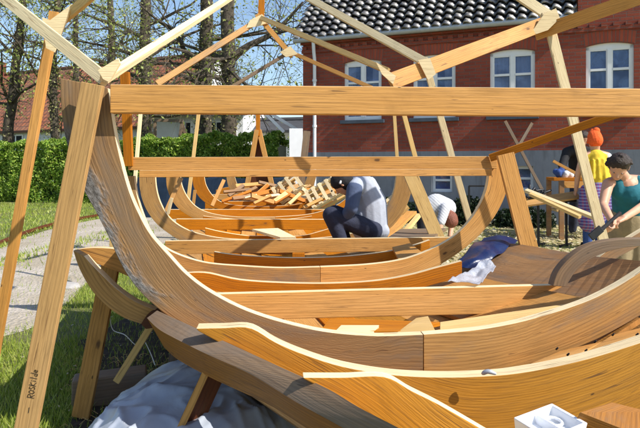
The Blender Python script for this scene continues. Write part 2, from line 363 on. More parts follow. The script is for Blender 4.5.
def ribbon3(A, B, thick, nrm, mb=None, n=None, u0=0):
    """solid curved timber: A inner edge pts, B outer edge pts (paired), thickness along nrm"""
    mb = mb or MB(); n = n or max(8, 4*len(A))
    a = catmull(A, n); b = catmull(B, n); nv = Vector(nrm).normalized()*thick
    u = u0; us = [u0]
    for i in range(n): u += ((a[i+1]-a[i]).length+(b[i+1]-b[i]).length)/2; us.append(u)
    for i in range(n):
        w0 = (a[i]-b[i]).length; w1 = (a[i+1]-b[i+1]).length
        mb.quad([a[i], b[i], b[i+1], a[i+1]], [(us[i], w0), (us[i], 0), (us[i+1], 0), (us[i+1], w1)])
        mb.quad([a[i]+nv, a[i+1]+nv, b[i+1]+nv, b[i]+nv], [(us[i], w0), (us[i+1], w1), (us[i+1], 0), (us[i], 0)])
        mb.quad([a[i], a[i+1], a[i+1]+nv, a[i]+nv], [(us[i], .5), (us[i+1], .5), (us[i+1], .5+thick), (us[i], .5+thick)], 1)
        mb.quad([b[i], b[i]+nv, b[i+1]+nv, b[i+1]], [(us[i], .5), (us[i], .5+thick), (us[i+1], .5+thick), (us[i+1], .5)])
    for k, rv in ((0, False), (n, True)):
        q = [a[k], a[k]+nv, b[k]+nv, b[k]]
        if rv: q.reverse()
        mb.quad(q, [(0, .5), (thick, .5), (thick, .5+.1), (0, .6)])
    return mb
def rib(name, inner, outer, Y0, thick, mat, parent, t_=.07, bevel=.0025, **kw):
    f = plane(Y0, t_)
    m = ribbon3([f(*p) for p in inner], [f(*p) for p in outer], thick, (-t_, 1, 0))
    return m.build(name, [mat, M['sunlit_edge']], parent, bevel=bevel)
def lath(name, p0, p1, wd, th, mat, parent, face=None, bevel=.0015, mb=None):
    """straight batten, wide face turned to `face` (default towards the viewer side, -Y)"""
    p0, p1 = Vector(p0), Vector(p1); d = p1-p0; ax = d.normalized()
    fn = Vector(face) if face is not None else Vector((0, -1, 0))
    ay = (fn-ax*fn.dot(ax)).normalized(); az = ax.cross(ay)
    m = mb or MB(); m.box((p0+p1)/2, ax, ay, az, d.length, th, wd, uo=(rnd.random()*9, rnd.random()*3))
    if mb: return m
    return m.build(name, mat, parent, bevel=bevel)

# ================================================================== SETTING: ground
def ground_sheet(name, pts, z, mat):
    m = MB(); m.quad([(x, y, z) for x, y in pts], [(x, y) for x, y in pts]); o = m.build(name, mat); tag(o, kind='structure'); return o
ground_sheet('ground', [(-600, -200), (600, -200), (600, 900), (-600, 900)], 0, M['ground'])
def G(px, py): Y = H*F/(py-HZ); return ((px-CX)/F*Y, Y)
# gravel path crossing on the left
pa = [(-30, 262), (42, 232), (100, 219), (150, 212), (210, 207)]
pb = [(-60, 345), (45, 322), (110, 262), (165, 245), (230, 235)]
m = MB(); A = catmull([Vector((*G(*p), .004)) for p in pa], 24); B = catmull([Vector((*G(*p), .004)) for p in pb], 24)
for i in range(24): m.quad([A[i], B[i], B[i+1], A[i+1]], [(v.x, v.y) for v in (A[i], B[i], B[i+1], A[i+1])])
tag(m.build('path', M['gravel']), kind='structure')
# dark edging board of the path
m = MB()
for q in ([(-30, 258), (42, 229), (100, 216.5), (150, 209.5)],):
    C_ = catmull([Vector((*G(*p), .03)) for p in q], 12)
    m.tube(C_, [.035]*13, 6)
tag(m.build('path_edging', M['red_dark']), 'dark timber edging along the far side of the gravel path', 'edging')
# concrete slab by hedge
m = MB(); sp_ = [G(86, 199.5), (G(118, 197)[0], G(118, 197)[1]), (G(170, 201)[0], G(170, 201)[1]), G(132, 205)]
c0 = Vector((*G(110, 201), .05)); m.box(c0, Vector((1, .1, 0)).normalized(), Vector((-.1, 1, 0)).normalized(), Vector((0, 0, 1)), 2.8, 1.1, .1)
tag(m.build('paving_slab', M['mortar_stone'], bevel=.01), 'pale concrete slab lying in the grass before the hedge', 'slab')

m = MB(); poly = [(-1.55, 3.9), (-1.25, 3.1), (-1.1, 2.6), (-1.0, 1.8), (-.6, 1.2), (1.2, 1.2), (1.7, 3), (1.5, 5), (1.2, 8), (-.6, 8.2), (-1.1, 6.2), (-1.35, 5.0)]
sp2 = [Vector((x, y, 0)) for x, y in poly]; sp2 = catmull(sp2+[sp2[0]], 120)[:-1]; sp2 = [(v.x+noise.noise(v*4)*.12, v.y+noise.noise(v*4+Vector((9, 9, 9)))*.12) for v in sp2]
m.quad([(x, y, .004) for x, y in sp2], [(x, y) for x, y in sp2]); tag(m.build('soil', M['soil']), kind='structure')
def insoil(x, y):
    c = False; n = len(sp2); j = n-1
    for i in range(n):
        if (sp2[i][1] > y) != (sp2[j][1] > y) and x < (sp2[j][0]-sp2[i][0])*(y-sp2[i][1])/(sp2[j][1]-sp2[i][1])+sp2[i][0]: c = not c
        j = i
    return c
# grass blades (stuff)
def inpath(x, y):
    if y < .1: return False
    px = CX+x/y*F; py = HZ+H*F/y
    if px < -60 or px > 260: return False
    def yy(pl):
        for (x0, y0), (x1, y1) in zip(pl, pl[1:]):
            if x0 <= px <= x1: return y0+(y1-y0)*(px-x0)/(x1-x0)
        return 0
    mid = 270-.262*(px+30)
    if abs(py-mid-2) < 4.5 and px < 135 and rnd.random() < .75: return False
    return yy(pa) < py < yy(pb)
def blades(N, fx, hmin, hmax, wd, mb):
    for _ in range(N):
        x, y = fx()
        if inpath(x, y) and rnd.random() > .05: continue
        if y < 8.3 and x < 1.8 and rnd.random() > .15 and insoil(x, y): continue
        if noise.noise((x*1.3, y*1.3, 0)) < -.25 and rnd.random() < .7: continue
        a = rnd.random()*6.283; hgt = rnd.uniform(hmin, hmax); lean = rnd.uniform(.1, .9)*hgt
        dx, dy = math.cos(a)*wd, math.sin(a)*wd; b = rnd.random()*6.283
        i = len(mb.v); mb.v += [Vector((x-dx, y-dy, 0)), Vector((x+dx, y+dy, 0)), Vector((x+math.cos(b)*lean, y+math.sin(b)*lean, hgt))]
        mb.f.append((i, i+1, i+2)); mb.uv.append([(0, 0)]*3); mb.mi.append(0)
m = MB()
def near(): y = rnd.uniform(2.3, 6.5); return (rnd.uniform(-.62*y, -.12*y), y)
def mid_(): y = rnd.uniform(6.5, 18); return (rnd.uniform(-.62*y, .0*y), y)
def right(): y = rnd.uniform(4.5, 12.5); return (rnd.uniform(.15*y, .62*y), y)
blades(52000, near, .02, .055, .0028, m); blades(36000, mid_, .03, .08, .008, m); blades(9000, right, .02, .05, .006, m)
tag(m.build('grass', M['grass']), 'short green lawn grass around the boat', 'grass', kind='stuff')
m = MB()
for _ in range(17000):
    y = rnd.uniform(4.6, 12.2); x = rnd.uniform(.1*y, .66*y)
    if noise.noise((x*.9, y*.9, 3)) < -.2 and rnd.random() < .7: continue
    a = rnd.random()*6.283; l = rnd.uniform(.015, .06); wdt = rnd.uniform(.005, .02); z = rnd.uniform(.006, .03)
    d = Vector((math.cos(a), math.sin(a), rnd.uniform(-.2, .4)))*l; e = Vector((-math.sin(a), math.cos(a), rnd.uniform(-.3, .3)))*wdt
    c_ = Vector((x, y, z)); m.quad([c_-d-e, c_+d-e, c_+d+e, c_-d+e])
for _ in range(60):
    y = rnd.uniform(2.6, 4.6); x = rnd.uniform(-.5*y, -.2*y); a = rnd.random()*6.283; l = rnd.uniform(.004, .012)
    d = Vector((math.cos(a), math.sin(a), .1))*l; e = Vector((-math.sin(a), math.cos(a), .2))*l*.35; c_ = Vector((x, y, .03)); m.quad([c_-d-e, c_+d-e, c_+d+e, c_-d+e])
tag(m.build('wood_shavings', M['shaving']), 'pale wood shavings strewn over the trampled lawn', 'shavings', kind='stuff')

# ================================================================== brick house
bh = None
Uw = Vector((1470, -600, 0)).normalized(); Nw = Vector((-600, -1470, 0)).normalized()
C0 = P(362, HZ, 12.8); C0.z = 0
def s_of(px):
    d = Vector(((px-CX)/F, 1)); # C0+s*U = Y*d
    # solve [U -d][s Y]^T = -C0
    a, b, c_, e = Uw.x, -d.x, Uw.y, -d.y; det = a*e-b*c_
    s = (-C0.x*e+C0.y*b)/det; Y = (a*-C0.y - c_*-C0.x)/det
    return s, Y
def W(s, z, out=0): return C0+Uw*s+Nw*out+Vector((0, 0, z))
def z_at(px, py): return H-(py-HZ)/F*s_of(px)[1]
sL = s_of(303)[0]; sE = s_of(760)[0]; sD = s_of(578)[0]
z_plinth = 1.43; z_eave = 3.86
bh = empty('brick_house', W(0, 0), 'red brick house with black glazed roof tiles and grey plinth', 'house')
wins = []
for a, b in ((344, 381.5), (413, 455.5), (490, 535), (586, 634)):
    s0, s1 = s_of(a)[0], s_of(b)[0]; wins.append((s0, s1, 2.11, 3.40))
s_next = wins[3][1]+1.25; wins.append((s_next, s_next+1.05, 2.11, 3.40))
bw = [(s_of(432)[0], s_of(452.5)[0], z_at(442, 192), z_at(442, 168.5)), (s_of(513)[0], s_of(533.5)[0], z_at(523, 191), z_at(523, 166)), (s_of(345)[0], s_of(366)[0], z_at(442, 192), z_at(442, 168.5))]
def wall_grid(name, s0, s1, z0, z1, ops, depth, out, mat):
    m = MB(); ss = sorted(set([s0, s1]+[o[0] for o in ops]+[o[1] for o in ops])); zs = sorted(set([z0, z1]+[o[2] for o in ops]+[o[3] for o in ops]))
    ss = [x for x in ss if s0 <= x <= s1]; zs = [x for x in zs if z0 <= x <= z1]
    for a, b in zip(ss, ss[1:]):
        for c_, d in zip(zs, zs[1:]):
            cs, cz = (a+b)/2, (c_+d)/2
            if any(o[0] < cs < o[1] and o[2] < cz < o[3] for o in ops): continue
            m.quad([W(a, c_, out), W(b, c_, out), W(b, d, out), W(a, d, out)], [(a+20, c_), (b+20, c_), (b+20, d), (a+20, d)])
    for o in ops:
        a, b, c_, d = o
        m.quad([W(a, c_, out), W(a, d, out), W(a, d, out-depth), W(a, c_, out-depth)], [(0, c_), (0, d), (depth, d), (depth, c_)])
        m.quad([W(b, c_, out), W(b, c_, out-depth), W(b, d, out-depth), W(b, d, out)], [(0, c_), (depth, c_), (depth, d), (0, d)])
        m.quad([W(a, d, out), W(b, d, out), W(b, d, out-depth), W(a, d, out-depth)], [(a, 0), (b, 0), (b, depth), (a, depth)])
        m.quad([W(a, c_, out), W(a, c_, out-depth), W(b, c_, out-depth), W(b, c_, out)], [(a, 0), (a, depth), (b, depth), (b, 0)])
    return m
m = wall_grid('wall', sL, sE, z_plinth, z_eave+.05, wins, .2, 0, M['brick'])
DEP = 3.8
m.quad([W(sL, z_plinth, 0), W(sL, z_eave, 0), W(sL, z_eave, -DEP), W(sL, z_plinth, -DEP)], [(0, 0), (0, 3), (DEP, 3), (DEP, 0)])
m.quad([W(sL, z_eave, 0), W(sL, z_eave+DEP/2*1.1, -DEP/2), W(sL, z_eave, -DEP)], [(0, 3), (DEP/2, 6), (DEP, 3)])
m.quad([W(sD, z_eave+.05, 0), W(sE, z_eave+.05, 0), W(sE, z_eave+2.2, 0), W(sD, z_eave+2.2, 0)], [(sD+20, 4), (sE+20, 4), (sE+20, 6.2), (sD+20, 6.2)])
m.quad([W(sD, z_eave+.05, 0), W(sD, z_eave+2.2, 0), W(sD, z_eave+2.2, -3), W(sD, z_eave+.05, -3)], [(0, 4), (0, 6.2), (3, 6.2), (3, 4)])
wall = m.build('wall', M['brick'], bh)
m = wall_grid('plinth', sL-.04, sE, -.05, z_plinth, bw, .18, .04, M['plinth'])
m.quad([W(sL-.04, z_plinth, .04), W(sE, z_plinth, .04), W(sE, z_plinth, -.05), W(sL-.04, z_plinth, -.05)], [(0, 0), (9, 0), (9, .1), (0, .1)])
m.quad([W(sL-.04, -.05, .04), W(sL-.04, z_plinth, .04), W(sL-.04, z_plinth, -DEP), W(sL-.04, -.05, -DEP)], [(0, 0), (0, 1.4), (DEP, 1.4), (DEP, 0)])
m.build('plinth', M['plinth'], bh)
Zv = Vector((0, 0, 1))
def wbox(m, s0, s1, z0, z1, o0, o1, mi=0):
    m.box(W((s0+s1)/2, (z0+z1)/2, (o0+o1)/2), Uw, Nw, Zv, s1-s0, o1-o0, z1-z0, mi, uo=(s0+20, z0))
def window(s0, s1, z0, z1, cols=2, rows=3, arch=True, curtain=True):
    fr = MB(); o1 = -.05; fw = .055 if arch else .035
    rise = .055 if arch else .0
    wbox(fr, s0, s0+fw, z0, z1-rise, o1-.07, o1); wbox(fr, s1-fw, s1, z0, z1-rise, o1-.07, o1); wbox(fr, s0+fw, s1-fw, z0, z0+fw*1.1, o1-.07, o1)
    # arched head
    n = 10
    def arc(k): x = k/n*2-1; return z1-rise*x*x
    for k in range(n):
        a, b = s0+(s1-s0)*k/n, s0+(s1-s0)*(k+1)/n; za, zb = arc(k), arc(k+1); lo = z1-rise-(.06 if arch else .035)
        fr.quad([W(a, lo, o1), W(b, lo, o1), W(b, zb, o1), W(a, za, o1)]); fr.quad([W(a, lo, o1-.07), W(a, za, o1-.07), W(b, zb, o1-.07), W(b, lo, o1-.07)])
        fr.quad([W(a, lo, o1), W(a, lo, o1-.07), W(b, lo, o1-.07), W(b, lo, o1)])
    cs = (s0+s1)/2
    if cols == 2: wbox(fr, cs-.035, cs+.035, z0+fw, z1-rise-.06, o1-.06, o1+.012)
    for c in range(cols):
        a = s0+fw if c == 0 else cs+.035; b = cs-.035 if (c == 0 and cols == 2) else s1-fw
        z_a, z_b = z0+fw*1.1, z1-rise-(.06 if arch else .035); k = .022
        wbox(fr, a, a+k, z_a, z_b, o1-.05, o1-.008); wbox(fr, b-k, b, z_a, z_b, o1-.05, o1-.008); wbox(fr, a+k, b-k, z_a, z_a+k, o1-.05, o1-.008); wbox(fr, a+k, b-k, z_b-k, z_b, o1-.05, o1-.008)
        for r in range(1, rows):
            z = z_a+(z_b-z_a)*r/rows; wbox(fr, a+k, b-k, z-.022, z+.022, o1-.05, o1+.004)
    f = fr.build('window', M['white_paint'], bh)
    g = MB(); g.quad([W(s0+.03, z0+.03, o1-.035), W(s1-.03, z0+.03, o1-.035), W(s1-.03, z1-rise-.03, o1-.035), W(s0+.03, z1-rise-.03, o1-.035)])
    g.build('pane', M['glass'], f)
    d = MB(); d.quad([W(s0-.02, z0-.02, -.19), W(s1+.02, z0-.02, -.19), W(s1+.02, z1+.02, -.19), W(s0-.02, z1+.02, -.19)]); d.build('room', M['dark_room'], f)
    if curtain:
        cu = MB()
        for k in range(28):
            a, b = s0+.04+(s1-s0-.08)*k/28, s0+.04+(s1-s0-.08)*(k+1)/28
            if curtain == 'sides' and .22 < k/28 < .75: continue
            oa, ob = -.14+.018*math.sin(k*1.9), -.14+.018*math.sin((k+1)*1.9)
            cu.quad([W(a, z0+.05, oa), W(b, z0+.05, ob), W(b, z1-rise-.05, ob), W(a, z1-rise-.05, oa)])
        cu.build('curtain', M['curtain'], f, smooth=True)
    if arch:
        sp = MB(); ar = MB()
        for k in range(n):
            a, b = s0+(s1-s0)*k/n, s0+(s1-s0)*(k+1)/n; za, zb = arc(k), arc(k+1)
            sp.quad([W(a, za, 0), W(b, zb, 0), W(b, z1, 0), W(a, z1, 0)], [(a+20, za), (b+20, zb), (b+20, z1), (a+20, z1)])
            sp.quad([W(a, za, 0), W(a, za, -.12), W(b, zb, -.12), W(b, zb, 0)], [(a, 0), (a, .1), (b, .1), (b, 0)])
            a2, b2 = cs+(a-cs)*1.06, cs+(b-cs)*1.06
            ar.quad([W(a2, za+.006, .004), W(b2, zb+.006, .004), W(cs+(b2-cs)*1.05, zb+.235, .004), W(cs+(a2-cs)*1.05, za+.235, .004)], [(a2+20, 0), (b2+20, 0), (b2+20, .235), (a2+20, .235)])
        sp.build('arch_infill', M['brick'], f); ar.build('soldier_arch', M['brick_arch'], f)
        sl_ = MB(); wbox(sl_, s0-.07, s1+.07, z0-.075, z0, -.1, .07); sl_.build('sill', M['sill'], f, bevel=.006)
    return f
for i, wn in enumerate(wins): window(*wn, curtain=('sides', 'sides', True, False, True)[i])
for b_ in bw: window(*b_, arch=False, curtain=False, rows=2, cols=1)
# cornice, gutter, downpipe
m = MB(); wbox(m, sL-.02, sE, z_eave-.24, z_eave-.17, .002, .035); wbox(m, sL-.02, sD, z_eave-.06, z_eave+.05, .002, .09)
s = sL
while s < sE-.1: wbox(m, s, s+.1, z_eave-.17, z_eave-.10, .002, .045); s += .2
m.build('cornice', M['brick'], bh)
m = MB(); pts = [W(sL-.15, z_eave+.03, .17), W(sD, z_eave+.03, .17)]
m.tube([pts[0], (pts[0]+pts[1])/2, pts[1]], [.06]*3, 12); m.build('gutter', M['zinc'], bh, smooth=True)
sp = s_of(316)[0]; m = MB(); m.tube([W(sp, z_eave, .16), W(sp, z_eave-.25, .12), W(sp, z_eave-.4, .08), W(sp, 1.5, .08), W(sp, .05, .09)], [.038]*5, 10)
for z in (3.0, 2.0, 1.0): m.tube([W(sp, z-.025, .08), W(sp, z+.025, .08)], [.05, .05], 10)
m.build('downpipe', M['white_metal'], bh, smooth=True)
# pantile roof, every tile a small S-shaped shell
pitch = R(47); up = (-Nw*math.cos(pitch)+Zv*math.sin(pitch)); rn = (Nw*math.sin(pitch)+Zv*math.cos(pitch))
m = MB(); TW = .205; TL = .215; O = W(sL-.16, z_eave+.03, .2)
rows = int(DEP/2/math.cos(pitch)/TL)+1; cols = int((sD-sL+.16)/TW)
def prof(x): return .036*math.sin(x*2*math.pi)+.010*math.sin(x*4*math.pi+.6)
nx = 8
for r in range(rows):
    for c in range(cols):
        jx = rnd.uniform(-.004, .004); jz = rnd.uniform(-.004, .004); tw = rnd.uniform(-.012, .012)
        i = len(m.v)
        for e, lift in ((0, .072), (1, .0)):
            for k in range(nx+1):
                x = k/nx; pp = O+Uw*(c*TW+x*TW*1.04+jx)+up*((r+e*1.12)*TL)+rn*(prof(x)+lift+jz+tw*(x-.5)*2)
                m.v.append(pp)
        for k in range(nx): m.f.append((i+k, i+k+1, i+nx+1+k+1, i+nx+1+k)); m.uv.append([(0, 0)]*4); m.mi.append(0)
        # front lip sharing vertices
        j = len(m.v)
        for k in range(nx+1): m.v.append(m.v[i+k]-rn*.03)
        for k in range(nx): m.f.append((i+k+1, i+k, j+k, j+k+1)); m.uv.append([(0, 0)]*4); m.mi.append(0)
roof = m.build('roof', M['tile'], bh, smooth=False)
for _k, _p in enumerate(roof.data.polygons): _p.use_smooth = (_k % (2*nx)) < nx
m = MB(); q0 = O-rn*.03; L_ = rows*TL
m.quad([q0, q0+Uw*cols*TW, q0+Uw*cols*TW+up*L_, q0+up*L_]); 
m.quad([q0+up*L_, q0+up*L_+Uw*cols*TW, q0+Uw*cols*TW+up*L_-Nw*4-Zv*4, q0+up*L_-Nw*4-Zv*4])
m.build('roof_underlay', M['dark_room'], roof)
# shrubs against the plinth
def leafcloud(m, N, samp, size, flat=0):
    for _ in range(N):
        c_ = samp(); n_ = Vector((rnd.gauss(0, 1), rnd.gauss(0, 1), rnd.gauss(0, 1)+flat)).normalized()
        a = n_.orthogonal().normalized(); b = n_.cross(a); an = rnd.random()*6.28; a, b = a*math.cos(an)+b*math.sin(an), b*math.cos(an)-a*math.sin(an)
        sz = size*rnd.uniform(.6, 1.3)
        m.quad([c_-a*sz, c_-b*sz*.5, c_+a*sz, c_+b*sz*.5])
for (pxa, pxb, hh, lab) in ((452, 492, .55, 'low dark shrub against the grey plinth behind the curved frame'), (372, 428, .5, 'low dark shrub against the plinth between the two crouching workers'), (496, 556, .36, 'low dark ground shrub under the right cellar window')):
    sa, sb = s_of(pxa)[0], s_of(pxb)[0]; m = MB(); cs = (sa+sb)/2
    def smp():
        while True:
            x = rnd.uniform(-1, 1); y = rnd.uniform(-1, 1); z = rnd.random()
            if x*x*.7+y*y+z*z < 1+.25*noise.noise((x*4+cs, y*4, z*4)): return W(cs+x*(sb-sa)/2, .02+z*hh, .5+y*.38)
    leafcloud(m, 3500, smp, .035); o = m.build('shrub', M['shrub'], origin=None)
    tag(o, lab, 'shrub', 'shrubs along the brick house')

# ================================================================== left background: houses, hedge, trees
def u_house(name, label, pxa, Ya, pxb, Yb, zeave, zridge, depth, wallm, roofm, wins_=(), group=None):
    A_ = P(pxa, HZ, Ya); B_ = P(pxb, HZ, Yb); A_.z = B_.z = 0
    u = (B_-A_).normalized(); L = (B_-A_).length; n = Vector((u.y, -u.x, 0))
    if n.y > 0: n = -n
    root = empty(name, A_, label, 'house', group)
    def Q(s, z, o=0): return A_+u*s+n*o+Vector((0, 0, z))
    m = MB(); m.quad([Q(0, 0), Q(L, 0), Q(L, zeave), Q(0, zeave)])
    for s in (0, L): m.quad([Q(s, 0), Q(s, 0, -depth), Q(s, zeave, -depth), Q(s, zridge, -depth/2), Q(s, zeave)])
    m.quad([Q(0, 0, -depth), Q(L, 0, -depth), Q(L, zeave, -depth), Q(0, zeave, -depth)])
    m.build('wall', wallm, root)
    m = MB(); pv = Q(0, zridge, -depth/2)-Q(0, zeave, 0); pl = pv.length; pu = pv.normalized()
    e0 = Q(-.3, zeave, 0)-pu*.4; e1 = Q(L+.3, zeave, 0)-pu*.4; n_s = 40
    th = Vector((0, 0, .12))
    for off in (Vector((0, 0, .1)),):
        r0 = Q(-.3, zridge, -depth/2)+off; r1 = Q(L+.3, zridge, -depth/2)+off
        m.quad([e0+off, e1+off, r1, r0], [(0, 0), (L, 0), (L, pl+.4), (0, pl+.4)])
        b0 = Q(-.3, zeave-.3, -depth-.4)+off; b1 = Q(L+.3, zeave-.3, -depth-.4)+off
        m.quad([r0, r1, b1, b0], [(0, 0), (L, 0), (L, pl+.4), (0, pl+.4)])
        m.quad([e0+off, e0+off-th, e1+off-th, e1+off])
    rf = m.build('roof', roofm, root)
    m = MB(); m.tube([Q(-.3, zridge+.1, -depth/2), Q(L/2, zridge+.1, -depth/2), Q(L+.3, zridge+.1, -depth/2)], [.12]*3, 8); m.build('ridge', roofm, rf)
    for (sa, sb, za, zb) in wins_:
        m = MB(); m.box(Q((sa+sb)/2, (za+zb)/2, .0), u, n, Zv, sb-sa, .08, zb-za)
        f = m.build('window', M['white_paint'], root)
        m = MB()
        for k in range(2):
            c1 = sa+(sb-sa)*(.27+.46*k); m.box(Q(c1, (za+zb)/2, .045), u, n, Zv, (sb-sa)*.36, .012, (zb-za)*.82)
        m.build('pane', M['dark_room'], f)
    return root, Q, L
M['white_wall'] = simple('whitewashed_wall', (.70, .70, .72), .9, .06, 3)
M['slate'] = simple('dark_slate', (.06, .06, .065), .8, .25, 6)
rt, Q, L = u_house('long_house', 'long white house with red clay tile roof behind the hedge', -140, 38, 168, 26.9, 3.1, 6.7, 7.5, M['white_wall'], M['clay'],
    [(s_, s_+1.15, 1.85, 2.75) for s_ in (3.2, 5.6, 8.0, 9.9, 11.8, 14.2)])
m = MB(); m.box(Q(8.5, 7.0, -3.4), Vector((1, 0, 0)), Vector((0, 1, 0)), Zv, .7, .7, 1.1); m.build('chimney', M['brick'], rt)
u_house('white_house', 'white house with dark windows seen under the near beam behind the hedge', 152, 25.5, 243, 25, 3.35, 4.3, 5, M['white_wall'], M['slate'],
    [(1.2, 1.75, 2.2, 3.0), (2.55, 3.1, 2.2, 3.0), (3.3, 3.7, 1.9, 2.9)])
u_house('low_shed', 'low shed with dark slate roof left of the brick house', 248, 27, 320, 26, 2.72, 3.12, 2, M['white_wall'], M['slate'], [(.8, 1.6, 1.3, 2.2)])
# a white post rack behind hedge
rk = empty('timber_rack', P(165, 165, 18.4)-Vector((0, 0, P(165, 165, 18.4).z)), 'dark timber frame with slanted brace standing behind the hedge', 'frame')
lath('top_rail', P(152, 120, 18.4), P(183, 121, 18.4), .09, .06, M['weathered'], rk); lath('post', P(182, 120, 18.42), P(176, 175, 18.42), .09, .06, M['weathered'], rk)
lath('brace', P(181, 122, 18.5), P(192, 150, 18.5), .1, .05, M['weathered'], rk); lath('post', P(155, 120, 18.42), P(155, 190, 18.42), .09, .06, M['weathered'], rk)

# hedge
def hedge(name, label, p0, p1, hgt, wid, N, size, seed):
    p0 = Vector((*p0, 0)); p1 = Vector((*p1, 0)); d = p1-p0; u = d.normalized(); n = Vector((-u.y, u.x, 0)); L = d.length
    root = empty(name, p0, label, 'hedge', 'hedges behind the boat')
    m = MB()
    def smp():
        f = rnd.random()
        s = rnd.random()*L
        if f < .55: o, z = -wid/2, rnd.random()*hgt
        elif f < .9: o, z = rnd.uniform(-.5, .5)*wid, hgt
        else: o, z = wid/2, rnd.random()*hgt
        q = p0+u*s+n*o+Vector((0, 0, z)); w_ = noise.noise(q*1.7+Vector((seed, 0, 0)))*.26+noise.noise(q*5)*.07-abs(rnd.gauss(0, .05))
        dirn = (Vector((0, 0, 1)) if .55 <= f < .9 else n*(1 if o > 0 else -1)); q += dirn*w_; q.z = max(q.z, .03)
        return q
    leafcloud(m, N, smp, size); m.build('foliage', M['hedge'], root)
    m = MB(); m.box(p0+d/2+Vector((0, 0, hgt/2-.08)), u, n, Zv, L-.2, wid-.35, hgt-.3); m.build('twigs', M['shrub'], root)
hedge('hedge', 'tall clipped green hedge at the left beside the lawn', (-13.5, 19.8), (-4.5, 18.2), 1.83, 1.2, 52000, .045, 1)
hedge('hedge', 'clipped green hedge seen between the two upper crossbeams', (-5.0, 17.6), (-.95, 16.6), 1.92, 1.1, 34000, .042, 5)

# trees
def grow(m, p, d, length, r, depth, tips, seg=5, droop=0.0):
    pts = [p]; rads = [r]; n = 4; q = Vector(p); dd = Vector(d)
    for k in range(n):
        dd = (dd+Vector((rnd.gauss(0, .16), rnd.gauss(0, .16), rnd.gauss(0, .12)-droop))).normalized(); q = q+dd*length/n
        pts.append(q.copy()); rads.append(r*(1-.6*(k+1)/n))
    m.tube(pts, rads, seg)
    if depth == 0: tips.extend(pts[1:]); return
    for k in range(rnd.randint(3, 5)):
        i = rnd.randint(1, n); a = rnd.random()*6.28; o = dd.orthogonal().normalized(); o2 = dd.cross(o)
        nd = (dd*rnd.uniform(.4, .9)+(o*math.cos(a)+o2*math.sin(a))*rnd.uniform(.5, 1)).normalized()
        grow(m, pts[i], nd, length*rnd.uniform(.5, .75), rads[i]*.6, depth-1, tips, max(3, seg-1), droop)
def tree(label, pts, r0, r1, ivy=0, limbs=(), nl=10, leaves=1500, depth=3):
    """pts: pixel path of the trunk with distance"""
    Y = pts[0][2]; base = P(*pts[0]); base.z = 0
    root = empty('tree', base, label, 'tree', 'trees beyond the hedge')
    path = [base]+[P(*p) for p in pts]; top = path[-1]
    m = MB(); pr = catmull(path, 24); n = len(pr); wob = [Vector((noise.noise((i*.7, base.x, 0))*.05, 0, 0)) for i in range(n)]
    rad = [(r0*1.25 if i < 2 else r0+(r1-r0)*i/(n-1))*(1+.08*noise.noise((i*1.3, base.x, 4))) for i in range(n)]
    m.tube([p+w_ for p, w_ in zip(pr, wob)], rad, 12); m.build('trunk', M['bark'], root, smooth=True)
    m = MB(); tips = []
    for k in range(nl):
        i = rnd.randint(n//3, n-1); a = rnd.random()*6.28
        d = Vector((math.cos(a), math.sin(a)*.7, rnd.uniform(-.1, .7))).normalized()
        grow(m, pr[i], d, rnd.uniform(1.8, 3.6), rad[i]*.38, depth, tips)
    for lb in limbs:
        lp = [P(*p) for p in lb[0]]; rr = [lb[1]*(1-.75*i/(len(lp)*4-1)) for i in range(len(lp)*4)]
        q = catmull(lp, len(lp)*4-1); m.tube(q, rr, 8)
        for j in range(4, len(q), 1):
            a = rnd.random()*6.28; grow(m, q[j], Vector((math.cos(a)*.8, math.sin(a)*.3, rnd.uniform(-.9, .8))).normalized(), rnd.uniform(1.0, 2.2), rr[j]*.4, 2, tips, 4, .05)
    m.build('branches', M['bark'], root)
    if tips and leaves:
        m = MB(); 
        def smp(): return rnd.choice(tips)+Vector((rnd.gauss(0, .12), rnd.gauss(0, .12), rnd.gauss(0, .12)))
        leafcloud(m, int(leaves*1.25), smp, .055); m.build('leaves', M['leaf'], root)
    if ivy:
        m = MB()
        def smp():
            i = rnd.randint(0, n-1); a = rnd.random()*6.28; rr = rad[i]*rnd.uniform(.95, 1.4)+abs(noise.noise((i*.6, a, base.x)))*.15
            return pr[i]+Vector((math.cos(a)*rr, math.sin(a)*rr, rnd.uniform(-.25, .25)))
        leafcloud(m, ivy, smp, .05); m.build('ivy', M['ivy'], root)
tree('leaning leafy tree farthest left in front of the red roof', [(8, 140, 22), (12, 100, 22), (17, 55, 22), (22, 10, 22), (24, -40, 22)], .22, .10, 500, nl=9, leaves=2600)
tree('slim tree with ivy between the left tent posts', [(55, 140, 21), (54, 100, 21), (53, 60, 21), (57, 10, 21), (60, -40, 21)], .17, .08, 1200, nl=9, leaves=2400)
tree('slim forked tree just right of the left tent node', [(72, 140, 23), (75, 90, 23), (76, 40, 23), (74, -30, 23)], .17, .08, 500, nl=9, leaves=2600)
tree('ivy-clad tree rising from the left end of the near beam', [(146, 140, 22), (145, 90, 22), (145, 40, 22), (147, -50, 22)], .26, .17, 1800, nl=10, leaves=2600,
     limbs=(([(145, 60, 22), (120, 50, 21.5), (95, 44, 21), (60, 38, 21)], .08),))
tree('thick ivy-clad tree, left of the pair behind the tent ridge', [(205, 140, 20), (204, 90, 20), (206, 40, 20), (207, -50, 20)], .26, .2, 1800, nl=5, leaves=1300,
     limbs=(([(203, 68, 20), (187, 55, 20), (175, 32, 20), (160, 22, 20), (140, 5, 20)], .11),))
tree('thick mossy tree with long limb reaching towards the brick house', [(229, 140, 19), (229, 90, 19), (228, 40, 19), (227, -50, 19)], .26, .2, 900, nl=5, leaves=1300,
     limbs=(([(232, 58, 19), (248, 46, 19), (270, 35, 19), (287, 20, 19), (303, 2, 19)], .13), ([(270, 35, 19), (290, 30, 18.6), (306, 22, 18.4)], .05)))
